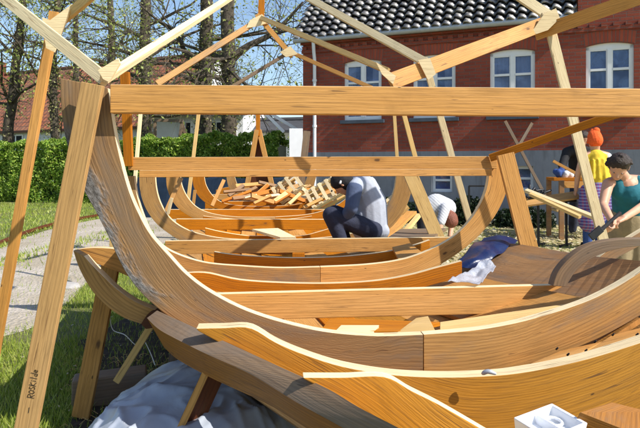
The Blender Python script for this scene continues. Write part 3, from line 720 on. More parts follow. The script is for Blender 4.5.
tree('distant tree with spring leaves above the long red roof', [(110, 140, 42), (112, 60, 42), (110, 0, 42)], .35, .2, 0, nl=12, leaves=4500)

# long low dark navy form beyond the boat
m = MB(); a0 = P(118, 0, 13.2); a1 = P(300, 0, 12.6); a0.z = a1.z = 0; u = (a1-a0).normalized(); n = Vector((-u.y, u.x, 0)); L = (a1-a0).length
g = []; nx_, ny_ = 50, 12
for i in range(nx_+1):
    row = []
    for j in range(ny_+1):
        w_ = j/ny_; hh = .86*min(1, 3.2*min(w_, 1-w_)+.0)
        p_ = a0+u*(L*i/nx_)+n*(w_*.9); p_.z = hh+(.05*noise.noise((i*.35, j*.6, 2)) if hh > 0 else 0); row.append(p_)
    g.append(row)
for i in range(nx_):
    for j in range(ny_): m.quad([g[i][j], g[i+1][j], g[i+1][j+1], g[i][j+1]])
for row in (g[0], g[-1]): m.quad(list(row))
tag(m.build('dark_form', M['navy_dark']), 'long low dark navy form beyond the far frames', 'covered stack')
#@@PART2@@
# ================================================================== THE BOAT
boat = empty('wooden_boat', (1.0, 3.4, 0), 'half-built clinker wooden boat with bare curved frames and crossbeams', 'boat')
F1i = [(108,88),(112,118),(118,150),(127,185),(136,208),(150,234),(170,257),(187,275),(210,292),(245,310),(285,323),(327,332),(375,336),(423,334.5),(475,330),(515,323),(552,313),(587,301),(614,288),(640,272),(690,238),(722,195),(738,145),(744,88)]
F1o = [(60,78),(61,105),(66,140),(80,182),(88,198),(97,214),(110,240),(120,262),(133,283),(155,306),(190,330),(250,358),(335,376),(423,381),(465,379),(500,371),(550,358),(590,342),(618,328),(652,308),(722,262),(768,205),(790,150),(792,88)]
F2i = [(134,176),(137,196),(143,215),(151,233),(164,247),(182,256),(207,263),(240,266),(280,268),(320,267),(362,265),(395,261),(420,254),(447,241),(464,227),(478,208),(487,186),(490,157)]
F2o = [(116,176),(118,200),(124,222),(134,244),(148,262),(168,272),(200,279),(240,285),(280,288),(320,288),(370,285),(408,279),(436,267),(462,250),(482,232),(497,212),(507,188),(510,157)]
F3i = [(155,172),(156,187),(160,202),(168,216),(180,226),(196,233),(220,238),(250,240),(285,240),(320,238),(350,234),(372,224),(386,208),(394,190),(397,168)]
F3o = [(139,172),(140,190),(145,207),(155,222),(168,233),(184,242),(215,249),(250,252),(285,252),(325,249),(358,243),(385,232),(402,214),(411,192),(413,168)]
F4i = [(180,174),(182,186),(188,198),(198,208),(214,214),(240,217),(275,217),(310,214),(335,206),(350,194),(357,178),(358,168)]
F4o = [(166,174),(167,188),(173,202),(184,213),(204,222),(238,226),(276,226),(315,222),(345,213),(362,198),(370,180),(371,168)]
F5i = [(204,174),(206,185),(213,196),(224,203),(245,206),(275,206),(303,203),(320,195),(330,184),(333,170)]
F5o = [(192,174),(194,188),(202,200),(218,209),(244,213),(277,213),(308,209),(330,199),(341,186),(344,170)]
F6i = [(234,174),(238,186),(246,195),(258,199),(275,199),(290,196),(302,188),(308,174)]
F6o = [(226,174),(229,188),(240,200),(257,206),(276,206),(295,202),(311,191),(317,174)]
def rib2(name, I, O, k, Y0, th, m1, m2, lab=None):
    """a frame made of two grown timbers butted at index k"""
    a = rib(name, I[:k+1], O[:k+1], Y0, th, m1, boat)
    f = plane(Y0); gap = Vector((.0025, 0, 0))
    m = ribbon3([f(*p)+gap for p in I[k:]], [f(*p)+gap for p in O[k:]], th, (-.07, 1, 0)); b = m.build(name, [m2, M['sunlit_edge']], boat, bevel=.0025)
    if lab: a['label'] = lab
    return a, b
rib2('rib', F1i, F1o, 13, 2.387, .05, M['oak_raw'], M['oak'], 'wide grown frame timber with grey bark left on its outer edge')
rib2('rib', F2i, F2o, 9, 4.38, .055, M['oak'], M['pine'])
rib2('rib', F3i, F3o, 7, 6.5, .06, M['oak'], M['oak'])
rib2('rib', F4i, F4o, 6, 7.6, .06, M['pine'], M['orange'])
rib('rib', F5i, F5o, 9.2, .06, M['orange'], boat)
rib('rib', F6i, F6o, 10.8, .06, M['oak'], boat)
# lower floor timbers (top edges painted paler, as in sun)
def floor_t(top, dh, Y0, mat, th=.05, t_=.07):
    bot = [(x, y+(dh if not callable(dh) else dh(x))) for x, y in top]
    return rib('floor_timber', top, bot, Y0, th, mat, boat, t_)
floor_t([(186,273),(207,273),(240,280),(285,283),(330,283.5),(375,281),(410,275),(436,268),(462,261)], 16, 3.72, M['orange'], .045)
rib('floor_timber', [(196,328.5),(222,328),(250,328),(275,342),(300,353),(340,366),(385,374),(425,377),(470,377),(520,373),(580,361),(640,343),(700,322)], [(198,331),(218,342),(244,355),(274,370),(304,385),(345,408),(388,432),(425,448),(470,458),(520,455),(580,440),(640,415),(700,380)], 2.0, .065, M['oak_gold'], boat)
rib('floor_timber', [(303,377.5),(345,377.5),(385,377),(412,391),(440,405),(480,428),(520,452),(560,480)], [(304,379.5),(336,396),(368,416),(400,440),(435,465),(475,490),(515,505),(560,515)], 1.56, .04, M['oak_gold'], boat)
floor_t([(214,252),(235,255),(265,257),(300,258),(345,256.5),(385,252),(412,246),(430,240)], 13, 4.8, M['orange'], .05)
floor_t([(205,228),(222,232),(245,235.5),(265,236),(300,236),(318,232),(332,228),(345,226)], 10, 6.8, M['orange'], .05)
floor_t([(203,216),(220,218),(240,219.5),(262,220),(290,219),(312,216)], 7, 7.4, M['orange'], .05)
floor_t([(216,190),(230,187),(243,192),(262,196),(280,194),(292,188),(305,190),(322,196)], 9, 11.6, M['orange'], .06)
floor_t([(205,206),(222,203),(246,206),(270,207),(290,203),(318,200)], 6, 9.9, M['pine'], .06)
# straight crossbeams
def beam(x0, yt0, yb0, x1, yt1, yb1, Y0, th, mat, t_=.07, name='crossbeam', par=None):
    n = 6; A = [(x0+(x1-x0)*k/n, yt0+(yt1-yt0)*k/n) for k in range(n+1)]; B = [(x0+(x1-x0)*k/n, yb0+(yb1-yb0)*k/n) for k in range(n+1)]
    return rib(name, A, B, Y0, th, mat, par or boat, t_, bevel=.003)
beam(110, 84.3, 113, 800, 89.8, 117.5, 2.335, .045, M['pine'])
b2 = beam(128, 157.2, 170.2, 497, 156.2, 168.6, 4.33, .05, M['pine']); beam(139, 170.3, 177.3, 492, 168.8, 175.8, 4.325, .05, M['pine'], name='lower_board', par=b2)
beam(205, 294.5, 321, 615, 283.5, 311, 3.1, .045, M['pine'])
beam(165, 241, 254.5, 457, 237.2, 250.5, 5.0, .05, M['pine'])
beam(176, 219, 230, 352, 219.5, 229.5, 6.95, .06, M['orange'])
beam(168, 209.5, 219, 352, 209.5, 218.5, 8.0, .06, M['orange'])
beam(205, 201.5, 208.5, 335, 200.5, 207, 9.5, .06, M['orange'])
beam(210, 194.5, 200, 322, 193.5, 199, 10.4, .06, M['pine'])
lath('prop', P(298.5, 253, 4.93), P(298.5, 271, 4.93), .1, .05, M['orange'], boat)
# gray rail/strake of the near side
upI = [(157,310.5,2.35),(178,320,2.22),(213,336,2.03),(276,365,1.72),(326,388,1.52),(360,408,1.40),(406,432,1.29),(470,468,1.18)]
upO = [(147,318,2.33),(160,330,2.20),(190,346,2.0),(213,357,1.9),(250,374,1.74),(296,402,1.55),(336,424,1.43),(420,472,1.25)]
A_ = catmull([P(*p) for p in upI], 48); B_ = catmull([P(*p) for p in upO], 48)
m = MB(); u = 0
for i in range(48):
    du = (A_[i+1]-A_[i]).length; w_ = (A_[i]-B_[i]).length
    def dn(v, k): 
        d_ = .125-.03*k/48; return v+Vector((.055, .04, -d_))
    a0, a1, b0, b1 = A_[i], A_[i+1], B_[i], B_[i+1]; c0, c1 = dn(b0, i), dn(b1, i+1); d0, d1 = dn(a0, i), dn(a1, i+1)
    m.quad([a0, b0, b1, a1], [(u, .06), (u, 0.0), (u+du, 0.0), (u+du, .06)], 0)
    m.quad([b0, c0, c1, b1], [(u, 1.1), (u, 1.22), (u+du, 1.22), (u+du, 1.1)], 1)
    m.quad([d0, a0, a1, d1], [(u, 2.1), (u, 2.22), (u+du, 2.22), (u+du, 2.1)], 1)
    m.quad([c0, d0, d1, c1], [(u, 3.1), (u, 3.16), (u+du, 3.16), (u+du, 3.1)], 1)
    u += du
m.quad([A_[0], dn(A_[0], 0), dn(B_[0], 0), B_[0]], None, 1)
st = m.build('gunwale', [M['weathered'], M['amber']], boat); st['label'] = 'heavy greyed side timber running towards the viewer'
# leaf-shaped pair of curved timbers at the left
rib('curved_timber', [(84,256),(93,266),(104,277),(118,290),(136,302),(158,311)], [(73,250.5),(79,268),(90,288),(104,304),(122,317),(141,324)], 2.47, .05, M['oak'], boat, 0)
rib('curved_timber', [(74,250),(88,248),(104,248),(122,250),(140,255)], [(80,257),(92,262),(105,267),(118,272),(134,279)], 2.53, .045, M['pine'], boat, 0)
m = MB(); f = plane(2.44, 0); ribbon3([f(158,311.5), f(149,313), f(141,324)], [f(163,322), f(157,327), f(146,329)], .06, (0, 1, 0), m); m.build('end_block', [M['red_dark']]*2, boat)
# bottom shell strakes lofted through the frames
def station(O, Y0): 
    f = plane(Y0); return resample([f(*p) for p in O], 60)[0]
S0 = [(172,318),(200,352),(250,385),(300,405),(360,425),(420,440),(470,445),(520,440),(580,425),(640,400),(700,360),(740,320)]
stn = [station(S0, 1.98), station(F1o, 2.44), station(F2o, 4.43), station(F3o, 6.55), station(F4o, 7.65), station(F5o, 9.25), station(F6o, 10.85)]
nS = 9; tone = [M['oak'], M['orange'], M['orange'], M['pine'], M['orange'], M['oak_gold'], M['pine'], M['orange'], M['oak']]
for k in range(nS):
    sa, sb = .24+k*.052, .24+(k+1)*.052+.008
    def row(s, dz):
        pts = []
        for c_ in stn:
            x = s*60; i = int(x); pts.append(c_[i].lerp(c_[i+1], x-i)+Vector((0, 0, -.008-dz)))
        return catmull(pts, 44)
    low = abs((k+.5)/nS-.5)
    A_ = row(sa, .02 if k > nS/2 else 0); B_ = row(sb, 0 if k >= nS/2 else .02)
    ribbon3(A_, B_, .02, (0, 0, -1), n=44).build('strake', [tone[k]]*2, boat)
G0 = [P(172,326,2.32), P(212,352,2.02), P(262,384,1.78), P(318,420,1.58), P(400,470,1.38)]
def off(pts, dx, dz): return [p+Vector((dx, .05, dz)) for p in pts]
for k in range(6):
    ribbon3(off(G0, .07+.10*k, -.10-.07*min(k,3)), off(G0, .07+.10*(k+1)+.01, -.10-.07*min(k+1,3)-.01), .02, (-.4, -.2, -.9), n=30).build('strake', [M['oak']]*2, boat)
LA = [P(118,248,2.46), P(126,243,3.1), P(131,238,3.8), P(133,235,4.4)]; LB = [P(175,322,2.46), P(186,305,3.1), P(192,292,3.8), P(198,279,4.4)]; LC = [P(270,364,2.46), P(262,330,3.1), P(258,305,3.8), P(250,284,4.4)]
for a_, b_ in ((LA, [x.lerp(y, .5) for x, y in zip(LA, LB)]), ([x.lerp(y, .48) for x, y in zip(LA, LB)], LB), ([x.lerp(y, -.03) for x, y in zip(LB, LC)], [x.lerp(y, .5) for x, y in zip(LB, LC)]), ([x.lerp(y, .48) for x, y in zip(LB, LC)], LC)):
    ribbon3(a_, b_, .02, (-.6, 0, -.8), n=24).build('strake', [M['oak'], M['sunlit_edge']], boat)
# wide weathered strake on the right side between the first two frames
A_ = [P(505,243,4.35), P(525,245,4.15), P(560,251,3.8), P(600,257,3.35), P(650,262,2.9), P(700,270,2.55)]
B_ = [P(446,277,4.1), P(465,282,3.8), P(500,290,3.45), P(560,300,3.05), P(620,312,2.7), P(660,330,2.46)]
ribbon3(A_, B_, .025, (.5, .1, -.85), n=30).build('strake', [M['brown'], M['weathered']], boat)['label'] = 'broad grey-brown side plank at the right'
A_ = [P(436,268,4.32), P(460,272,4.0), P(495,281,3.6), P(545,290,3.2), P(600,303,2.8), P(640,318,2.46)]
B_ = [P(380,282,4.32), P(395,290,4.0), P(425,306,3.55), P(470,322,3.1), P(520,345,2.75), P(560,372,2.46)]
ribbon3(A_, B_, .022, (.3, .05, -.95), n=30).build('strake', [M['pine']]*2, boat)
# inner bottom planks right, between frame one and the near floor timber
def board4(name, q, th, mat, par=boat, bevel=.002):
    a, b, c_, d = [P(*p) for p in q]; nrm = (b-a).cross(d-a).normalized()
    if nrm.z > 0: nrm = -nrm
    L1 = (b-a).length; W1 = (d-a).length; m = MB(); e = nrm*th
    m.quad([a, b, c_, d], [(0, 0), (L1, 0), (L1, W1), (0, W1)]); m.quad([a+e, d+e, c_+e, b+e], [(0, 0), (0, W1), (L1, W1), (L1, 0)])
    for p, q_ in ((a, b), (b, c_), (c_, d), (d, a)): m.quad([p, p+e, q_+e, q_], [(0, 0), (0, th), (L1, th), (L1, 0)])
    bm = bmesh.new(); o = m.build(name, mat, par, bevel=bevel)
    bm.from_mesh(o.data); bmesh.ops.recalc_face_normals(bm, faces=bm.faces); bm.to_mesh(o.data); bm.free(); return o
for q_, mt_ in (([(478,372,2.13),(512,370.5,2.14),(541,362,2.43),(512,367,2.43)], 'pine_pale'), ([(520,368,2.13),(566,360.5,2.14),(604,341,2.45),(560,351,2.43)], 'pine'), ([(578,357,2.13),(632,344,2.16),(664,322,2.46),(612,335,2.45)], 'pine'), ([(646,338,2.15),(700,320,2.2),(730,290,2.5),(668,316,2.46)], 'pine')):
    board4('bottom_plank', q_, .02, M[mt_])
# loose light planks lying in the bottom just beyond frame one
board4('bottom_plank', [(336,330,2.56),(372,334,2.52),(379,325,2.66),(341,325,2.66)], .02, M['pine_white'])
board4('bottom_plank', [(396,333,2.52),(436,332,2.5),(428,316,2.86),(416,318,2.84)], .02, M['pine_pale'])
board4('bottom_plank', [(440,334,2.5),(556,309,2.62),(600,299,2.9),(440,322,2.7)], .02, M['pine_pale'])
board4('bottom_plank', [(320,331,2.58),(400,331,2.55),(440,322,2.85),(330,318,2.9)], .02, M['orange'])
# nails and roves on the planks
for px, py, Y in ((556,352,2.3),(594,345,2.35),(567,358,2.16),(612,338,2.32),(636,338,2.2),(585,354,2.18),(604,412,1.8)):
    m = MB(); c_ = P(px, py, Y)+Vector((0, -.004, .012)); m.capsule(c_, .004, c_+Vector((.004, -.003, .006)), .003, 8); m.build('nail', M['iron'], boat, smooth=True)
m = MB(); q = resample([P(*p) for p in ((482,374,1.985),(488,371.5,1.975),(496,374,1.97))], 8)[0]; m.tube(q, [.004, .007, .008, .008, .008, .008, .007, .006, .004], 8); m.build('hook', M['zinc'], boat, smooth=True)
# inner curved timber lying over the right side, further one behind it
rib('side_timber', [(566,287),(573,275),(583,264),(597,256),(614,250),(636,246.5),(670,246)], [(553,286),(558,272),(570,258),(586,247),(606,241),(636,238.5),(670,239)], 3.0, .06, M['weathered'], boat)
rib('side_timber', [(594,262),(606,252),(620,244),(650,226)], [(604,268),(616,259),(630,251),(660,236)], 3.25, .05, M['brown'], boat)
board4('thwart_plank', [(384,240,5.3),(432,238,5.3),(446,228,6.3),(400,229,6.2)], .03, M['weathered'])
board4('bottom_plank', [(400,262,4.5),(430,258,4.45),(410,243,4.85),(392,247,4.85)], .03, M['pine'])
# corner block fixing the near end of frame two, orange upright, brown near block low right
lath('upright', P(125, 72, 4.2), P(129, 166, 4.24), .06, .04, M['orange'], boat)
board4('stem_knee', [(580,412,1.62),(612,402,1.72),(652,412,1.75),(652,440,1.6)], .05, M['amber'])
# far stem post with its two cheek boards
sp_ = empty('stem_post', P(258, 190, 12.2), 'tall triangular stem post standing up at the far end of the boat', 'post') if False else boat
lath('stem_post', P(258, 100, 12.0), P(258, 136, 12.0), .08, .08, M['orange'], boat)
lath('stem_cheek', P(257, 130, 12.0), P(245, 198, 12.0), .09, .12, M['pine'], boat); lath('stem_cheek', P(259, 130, 12.05), P(275, 198, 12.05), .09, .12, M['pine'], boat)
m = MB(); f = plane(12.1, 0); ribbon3([f(257.4,134), f(251,165), f(247,197)], [f(258.6,134), f(265,165), f(272,197)], .06, (0, 1, 0), m); m.build('stem_panel', [M['red_dark']]*2, boat)
# struts nailed to the frames
sb = lath('strut', P(93, 84, 2.265), P(19, 466, 2.265), .082, .028, M['strut'], boat, bevel=.002); sb['label'] = 'long board with the handwritten word ROSKilde'
# handwriting
strokes = {'R': [[(0,0),(0,1)],[(0,.98),(.5,.9),(.45,.55),(.02,.5)],[(.1,.5),(.6,0)]], 'O': [[(.3,.95),(.02,.6),(.15,.08),(.45,.1),(.6,.6),(.3,.95)]], 'S': [[(.5,.9),(.15,.95),(.1,.6),(.45,.4),(.4,.05),(0,.05)]],
 'K': [[(0,0),(.05,1)],[(.5,.85),(.05,.45),(.6,0)]], 'i': [[(.1,0),(.12,.5)],[(.13,.72),(.14,.78)]], 'l': [[(.1,0),(.15,1)]], 'd': [[(.45,.35),(.1,.4),(.05,.05),(.4,.05)],[(.5,1),(.45,0)]], 'e': [[(.05,.3),(.45,.35),(.35,.6),(.1,.55),(.02,.2),(.2,0),(.48,.08)]], '-': [[(0,.35),(.9,.4)]]}
p0 = P(93, 84, 2.265); p1 = P(19, 466, 2.265); ax = (p0-p1).normalized(); sd = Vector((0, -1, 0)).cross(ax).normalized()
if sd.x > 0: sd = -sd
def onb(y): return p0.lerp(p1, (y-84)/(466-84))
m = MB(); cur = 0; Lh = .022
def stroke(pl, o_, hgt, wdh):
    q = [o_+ax*(x*wdh)+sd*((yy-.5)*hgt) for x, yy in pl]
    q = catmull(q, 3*len(q)) if len(q) > 2 else q
    for a, b in zip(q, q[1:]):
        d = (b-a); 
        if d.length < 1e-6: continue
        dd = d.normalized(); n_ = Vector((0, -1, 0)).cross(dd).normalized()*.0011; e_ = dd*.0008
        m.quad([a-n_-e_, b-n_+e_, b+n_+e_, a+n_-e_])
off = Vector((0, -.0155, 0))
o_ = onb(411)+off; stroke([(0,.35),(.9,.4)], o_, .02, .022); m.build('dash', M['black'], sb); m = MB()
o_ = onb(396)+off
for ch, wv_, hg in (('R', .019, .026), ('O', .021, .022), ('S', .018, .022), ('K', .022, .026), ('i', .010, .022), ('l', .010, .026), ('d', .018, .026), ('e', .018, .020)):
    for pl in strokes[ch]: stroke(pl, o_, hg, wv_)
    o_ = o_+ax*(wv_*.78 if ch not in 'il' else wv_)+sd*rnd.uniform(-.001, .001)
m.build('handwriting', M['black'], sb)
lath('strut', P(111, 264, 2.72), P(81, 417, 2.7), .078, .03, M['pine'], boat)
lath('strut', P(156, 318, 2.58), P(117, 381, 2.62), .03, .03, M['pine_pale'], boat)
lath('strut', P(505, 154, 4.24), P(534, 268, 4.2), .118, .04, M['pine'], boat)
lath('strut', P(407, 166, 5.75), P(441, 246, 5.7), .13, .04, M['pine_pale'], boat)
lath('strut', P(66, 195, 2.7), P(62, 330, 2.75), .03, .03, M['pine_pale'], boat) if False else None
lath('strut', P(112, 215, 7), P(112, 248, 7), .05, .03, M['pine_pale'], boat)
lath('strut', P(181, 178, 7.4), P(166, 212, 7.2), .05, .03, M['oak'], boat)
lath('strut', P(172, 198, 6.8), P(168, 214, 6.8), .03, .03, M['pine_white'], boat)
lath('strut', P(224, 180, 8.8), P(212, 206, 8.6), .05, .03, M['pine'], boat)
lath('strut', P(195, 190, 8.5), P(193, 207, 8.5), .04, .03, M['pine'], boat)
lath('brace', P(219, 362, 2.12), P(184, 438, 2.12), .075, .03, M['red_dark'], boat, face=(.5, -.86, 0)); lath('brace', P(209, 366, 2.08), P(176, 438, 2.08), .024, .03, M['pine'], boat)  # one board: face painted dark for shade, pale strip for its lit edge
lath('prop', P(181, 325, 2.95), P(172, 398, 2.95), .07, .05, M['weathered'], boat)
for (x, Y) in ((.30, 3.6), (.15, 5.2), (.0, 7.0)):    # keel blocks under the hull
    m = MB(); m.box((x+.65, Y, .13), Vector((1, .07, 0)).normalized(), Vector((-.07, 1, 0)).normalized(), Zv, .6, .18, .26); m.build('keel_block', M['weathered'], boat, bevel=.006)

# ================================================================== tent frame of battens above the boat
tent = empty('tent_frame', (-1.2, 3.3, 0), 'frame of thin pale battens nailed together above the boat', 'tent frame')
def T(a, b, wd, mat='pine_white', name='rafter', th=.03, face=None): return lath(name, P(*a), P(*b), wd, th, M[mat], tent, face)
T((55, 12, 3.3), (-9, 374, 3.3), .05, 'pine', 'post', .035)
T((-8, -12, 3.1), (106, 80, 2.45), .055)
T((47, 33, 3.25), (98, -10, 3.0), .045, 'pine_pale')
T((104, 79, 2.4), (242, -10, 4.4), .036)
T((157, 84, 6.2), (262, 18, 7.0), .065, 'oak')
T((262, -14, 7.0), (261, 22, 7.0), .07, 'orange')
T((257, 15, 7.0), (292, 56, 6.6), .055, 'pine'); T((286, 50, 6.62), (372, 88, 6.1), .04, 'pine')
T((293, 50, 6.55), (230, 88, 6.5), .035, 'weathered')
T((259, 17, 6.9), (388, 71, 5.1), .05, 'pine_pale'); T((303, -5, 6.0), (430, 65, 4.3), .062)
T((390, 82, 4.1), (557, 19, 5.02), .115, 'pine'); T((535, 34, 4.95), (652, -7, 4.5), .108, 'pine')
T((512, -9, 5.2), (549, 16, 4.92), .085); T((546, 12, 4.92), (605, 247, 4.85), .078, 'pine_white', 'post')
T((424, 58, 4.75), (475, 240, 4.9), .05, 'pine_white', 'post'); T((392, 78, 7.4), (402, 236, 7.4), .04, 'pine_pale', 'post')
T((397, 88, 6.2), (417, 164, 6.2), .045, 'pine_pale', 'post'); T((490, 158, 4.4), (640, 106, 4.0), .055, 'orange')
T((141, 108, 5.6), (133, 205, 5.5), .03, 'pine_white', 'post'); T((199, 110, 8.2), (187, 210, 8.2), .045, 'pine_pale', 'post')
def gus(pts, Y, t_=0):
    f = plane(Y, t_); m = MB(); q = [f(*p) for p in pts]; e = Vector((0, .014, 0)); n = len(q)
    m.quad(q, [(v.x, v.z) for v in q]); m.quad([v+e for v in reversed(q)], [(v.x, v.z) for v in reversed(q)])
    for i in range(n): m.quad([q[i], q[i]+e, q[(i+1) % n]+e, q[(i+1) % n]])
    m.build('gusset', M['pine_white'], tent)
gus([(103,79),(98,70),(118,58),(120,63),(109,82)], 2.36)
gus([(42,17),(50,20),(72,4),(66,20),(54,52),(46,48)], 3.1); gus([(376,62),(396,76),(393,84),(382,74)], 4.0); gus([(418,60),(430,58),(436,74),(428,80)], 4.2)
gus([(536,34),(533,30),(544,14),(556,8),(560,18),(548,30)], 4.84); gus([(250,20),(262,14),(270,22),(258,26),(246,28)], 6.85); gus([(280,52),(290,46),(298,54),(286,57)], 6.5)
# ================================================================== loose things
# leaning timbers by the house end and far white poles
fb = lath('plank', P(307, 131, 10.5), P(298, 215, 10.5), .12, .03, M['weathered'], None); tag(fb, 'weathered plank standing upright at the left corner of the brick house', 'plank')
m = MB(); m.box(P(296, 158, 11.2), Vector((1, 0, 0)), Vector((0, 1, 0)), Zv, .25, .05, 1.1); tag(m.build('panel', M['white_paint'], bevel=.004), 'white upright panel between hedge and house corner', 'panel')
pr_ = empty('pole_frame', P(272, 200, 14), 'white slanted poles standing before the dark shed roof', 'poles')
for a, b in (((255, 112), (262, 140)), ((264, 112), (284, 132)), ((268, 112), (303, 133))): lath('pole', P(*a, 14), P(*b, 14), .07, .05, M['white_metal'], pr_)
lath('pole', P(262, 140, 14), P(262, 200, 14), .06, .05, M['white_metal'], pr_); lath('pole', P(303, 133, 14), P(303, 200, 14), .06, .05, M['white_metal'], pr_)
xr = empty('crossed_battens', P(522, 200, 11.3), 'crossed thin battens leaning against the brick wall', 'battens')
lath('batten', P(505, 121, 11.2), P(553, 210, 11.0), .055, .03, M['weathered'], xr); lath('batten', P(532, 123, 11.25), P(484, 205, 11.0), .055, .03, M['weathered'], xr)
fr_ = empty('iron_hoop', P(480, 208, 10.8), 'thin black iron hoop frame standing before the plinth', 'hoop')
for a, b in (((469, 186), (469, 210)), ((469, 186), (487, 186)), ((487, 186), (487, 210))): lath('rail', P(*a, 10.8), P(*b, 10.8), .03, .03, M['iron'], fr_)
# timber off-cuts and crates in the far end of the boat
def offcut(c, dx, dy, L, wd, mat, label=None, Y=9.3):
    a = P(c[0]-dx/2, c[1]+dy/2, Y-.1); b = P(c[0]+dx/2, c[1]-dy/2, Y+.1); o = lath('offcut', a, b, wd, .04, M[mat], None, face=(.2, -.8, .5)); 
    tag(o, label or 'short timber offcut in the heap between the far frames', 'offcut', 'timber offcuts heaped in the boat'); return o
orr = random.Random(5)
for k in range(40):
    x_ = orr.uniform(236, 326); y_ = orr.uniform(184, 200)+max(0, (x_-290))*.16; Yk = 10.6-(y_-184)*.13
    offcut((x_, y_), orr.uniform(9, 30), orr.choice((-1, 1, 1, 1))*orr.uniform(2, 12), 1, orr.uniform(.025, .075), orr.choice(['pine_pale', 'orange', 'pine', 'oak', 'brown', 'orange', 'pine_white']), None, Yk)
def crate(c, Y, sx, sy, rot, label, n=4):
    """slatted open frame, tilted"""
    o = P(*c, Y); root = empty('slatted_crate', o, label, 'crate', 'slatted crates in the far end of the boat')
    cr, sr = math.cos(R(rot)), math.sin(R(rot)); ax = Vector((cr, 0, sr)); ay = Vector((-sr*.8, .6, cr*.8)).normalized(); az = ax.cross(ay).normalized()
    for s in (-1, 1):
        m = MB(); m.box(o+ay*(s*sy/2), ax, ay, az, sx, .035, .06); m.build('rail', M['pine_white'], root)
        m = MB(); m.box(o+ay*(s*sy/2)-az*.12, ax, ay, az, sx, .035, .05); m.build('rail', M['pine_pale'], root)
    for k in range(n):
        m = MB(); m.box(o+ax*((k/(n-1)-.5)*(sx-.05))+az*.045, ay, ax, az, sy+.03, .05, .02); m.build('slat', M['pine_white'], root)
    for s in (-1, 1):
        m = MB(); m.box(o+ax*(s*(sx/2-.02))-az*.06, ay, ax, az, sy-.05, .03, .10); m.build('end_board', M['pine_pale'], root)
crate((288, 188), 9.4, .45, .3, 38, 'pale slatted crate tilted in the heap, left of the other')
crate((324, 193), 8.8, .5, .3, 30, 'pale slatted crate tilted right beside the crouching man\'s head', 5)
crate((394, 204), 6.9, .22, .16, 40, 'small open wooden frame close behind the crouching man\'s back', 2)
o = lath('plank', P(384, 238, 6.5), P(412, 212, 7.2), .12, .03, M['pine'], None, face=(-.3, -.5, .8)); tag(o, 'tan plank sloping up behind the crouching man', 'plank')
o = lath('plank', P(396, 243, 6.3), P(419, 215, 6.9), .05, .04, M['pine_pale'], None, face=(-.3, -.5, .8)); tag(o, 'narrow pale lath beside the sloping plank behind the man', 'plank')
o = board4('board', [(252,229,6.75),(280,237,6.4),(296,237,6.4),(278,228,6.75)], .03, M['pine_white'], None); tag(o, 'pale board end lying across the floor timbers left of the crouching man', 'board')
# blue tarp over the side and crumpled clear plastic
def sheet(name, rows, amp, freq, mat, sub=10, thick=.004, parent=None):
    g = [catmull([P(*p) for p in r_], sub*(len(r_)-1)) for r_ in rows]; nU = len(g[0]); nV = sub*(len(rows)-1)
    cols_ = [catmull([r_[i] for r_ in g], nV) for i in range(nU)]; m = MB()
    for i in range(nU):
        for j in range(nV+1):
            v = cols_[i][j]; cols_[i][j] = v+Vector((0, -.3, 1))*(amp*(noise.noise(v*freq)+.5*noise.noise(v*freq*2.7)+.6*abs(noise.noise(Vector((v.x*freq*.6, v.z*freq*2, 7))))))
    base_ = len(m.v)
    for i in range(nU):
        for j in range(nV+1): m.v.append(cols_[i][j])
    for i in range(nU-1):
        for j in range(nV):
            a = base_+i*(nV+1)+j; m.f.append((a, a+nV+1, a+nV+2, a+1)); m.uv.append([(0, 0)]*4); m.mi.append(0)
    o = m.build(name, mat, parent, smooth=True); s_ = o.modifiers.new('solid', 'SOLIDIFY'); s_.thickness = thick; return o
o = sheet('tarpaulin', [[(486,240,4.7),(500,237,4.7),(518,243,4.6)], [(474,247,4.3),(492,246,4.2),(509,249,4.25)], [(460,257,4.1),(476,258,3.95),(494,259,4.0)], [(450,264,4.05),(464,267,3.9),(482,268,3.95)]], .035, 3.2, M['blue_tarp'])
tag(o, 'glossy deep blue tarpaulin folded over the boat side', 'tarpaulin')
o = sheet('plastic_sheet', [[(480,262,3.6),(488,264,3.6),(496,268,3.55)], [(466,274,3.4),(476,276,3.4),(486,277,3.35)], [(448,281,3.2),(462,283,3.2),(478,285,3.15)]], .028, 9, M['plastic'])
tag(o, 'crumpled clear plastic film lying on the middle crossbeam', 'plastic film')
# white tarp mound under the near side
m = MB(); N_ = 150; g = []
def ridge(x, p=5): return max(0.0, 1-abs(x)*2.2)**p
for i in range(N_+1):
    row = []
    for j in range(N_+1):
        x = -1.2+1.25*i/N_; y = 1.6+1.65*j/N_; e = ((x+.50)/.47)**2+((y-2.45)/.74)**2
        v = Vector((x, y, 0)); wx = x+.1*noise.noise(v*2.5); wy = y+.1*noise.noise(v*2.5+Vector((5, 5, 5)))
        z = .235*max(0, 1-e)**.6+.01
        f_z = .06*noise.noise(v*1.6)+.035*ridge(noise.noise(Vector((wx*2.6+wy*1.5, wy*.9-wx*.5, 1))), 2)+.022*ridge(noise.noise(Vector((wx*1.5-wy*1.2, wy*3+wx*1.4, 6))), 2)+.018*ridge(noise.noise(Vector((wx*5-wy*3.4, wy*3+wx*2, 31))), 3)+.012*ridge(noise.noise(Vector((wx*7+wy*6, wx*2-wy*2.4, 41))), 3)+.008*noise.noise(v*9)
        z += f_z*min(1, z*6); row.append(Vector((x, y, max(z, .008))))
    g.append(row)
for i in range(N_+1): m.v += g[i]
for i in range(N_):
    for j in range(N_):
        a = i*(N_+1)+j; 
        if max(m.v[a].z, m.v[a+1].z, m.v[a+N_+1].z, m.v[a+N_+2].z) < .02: continue
        m.f.append((a, a+N_+1, a+N_+2, a+1)); m.uv.append([(0, 0)]*4); m.mi.append(0)
tag(m.build('tarpaulin', M['white_tarp'], smooth=True), 'whitish tarpaulin draped over a heap under the near side of the boat', 'tarpaulin')
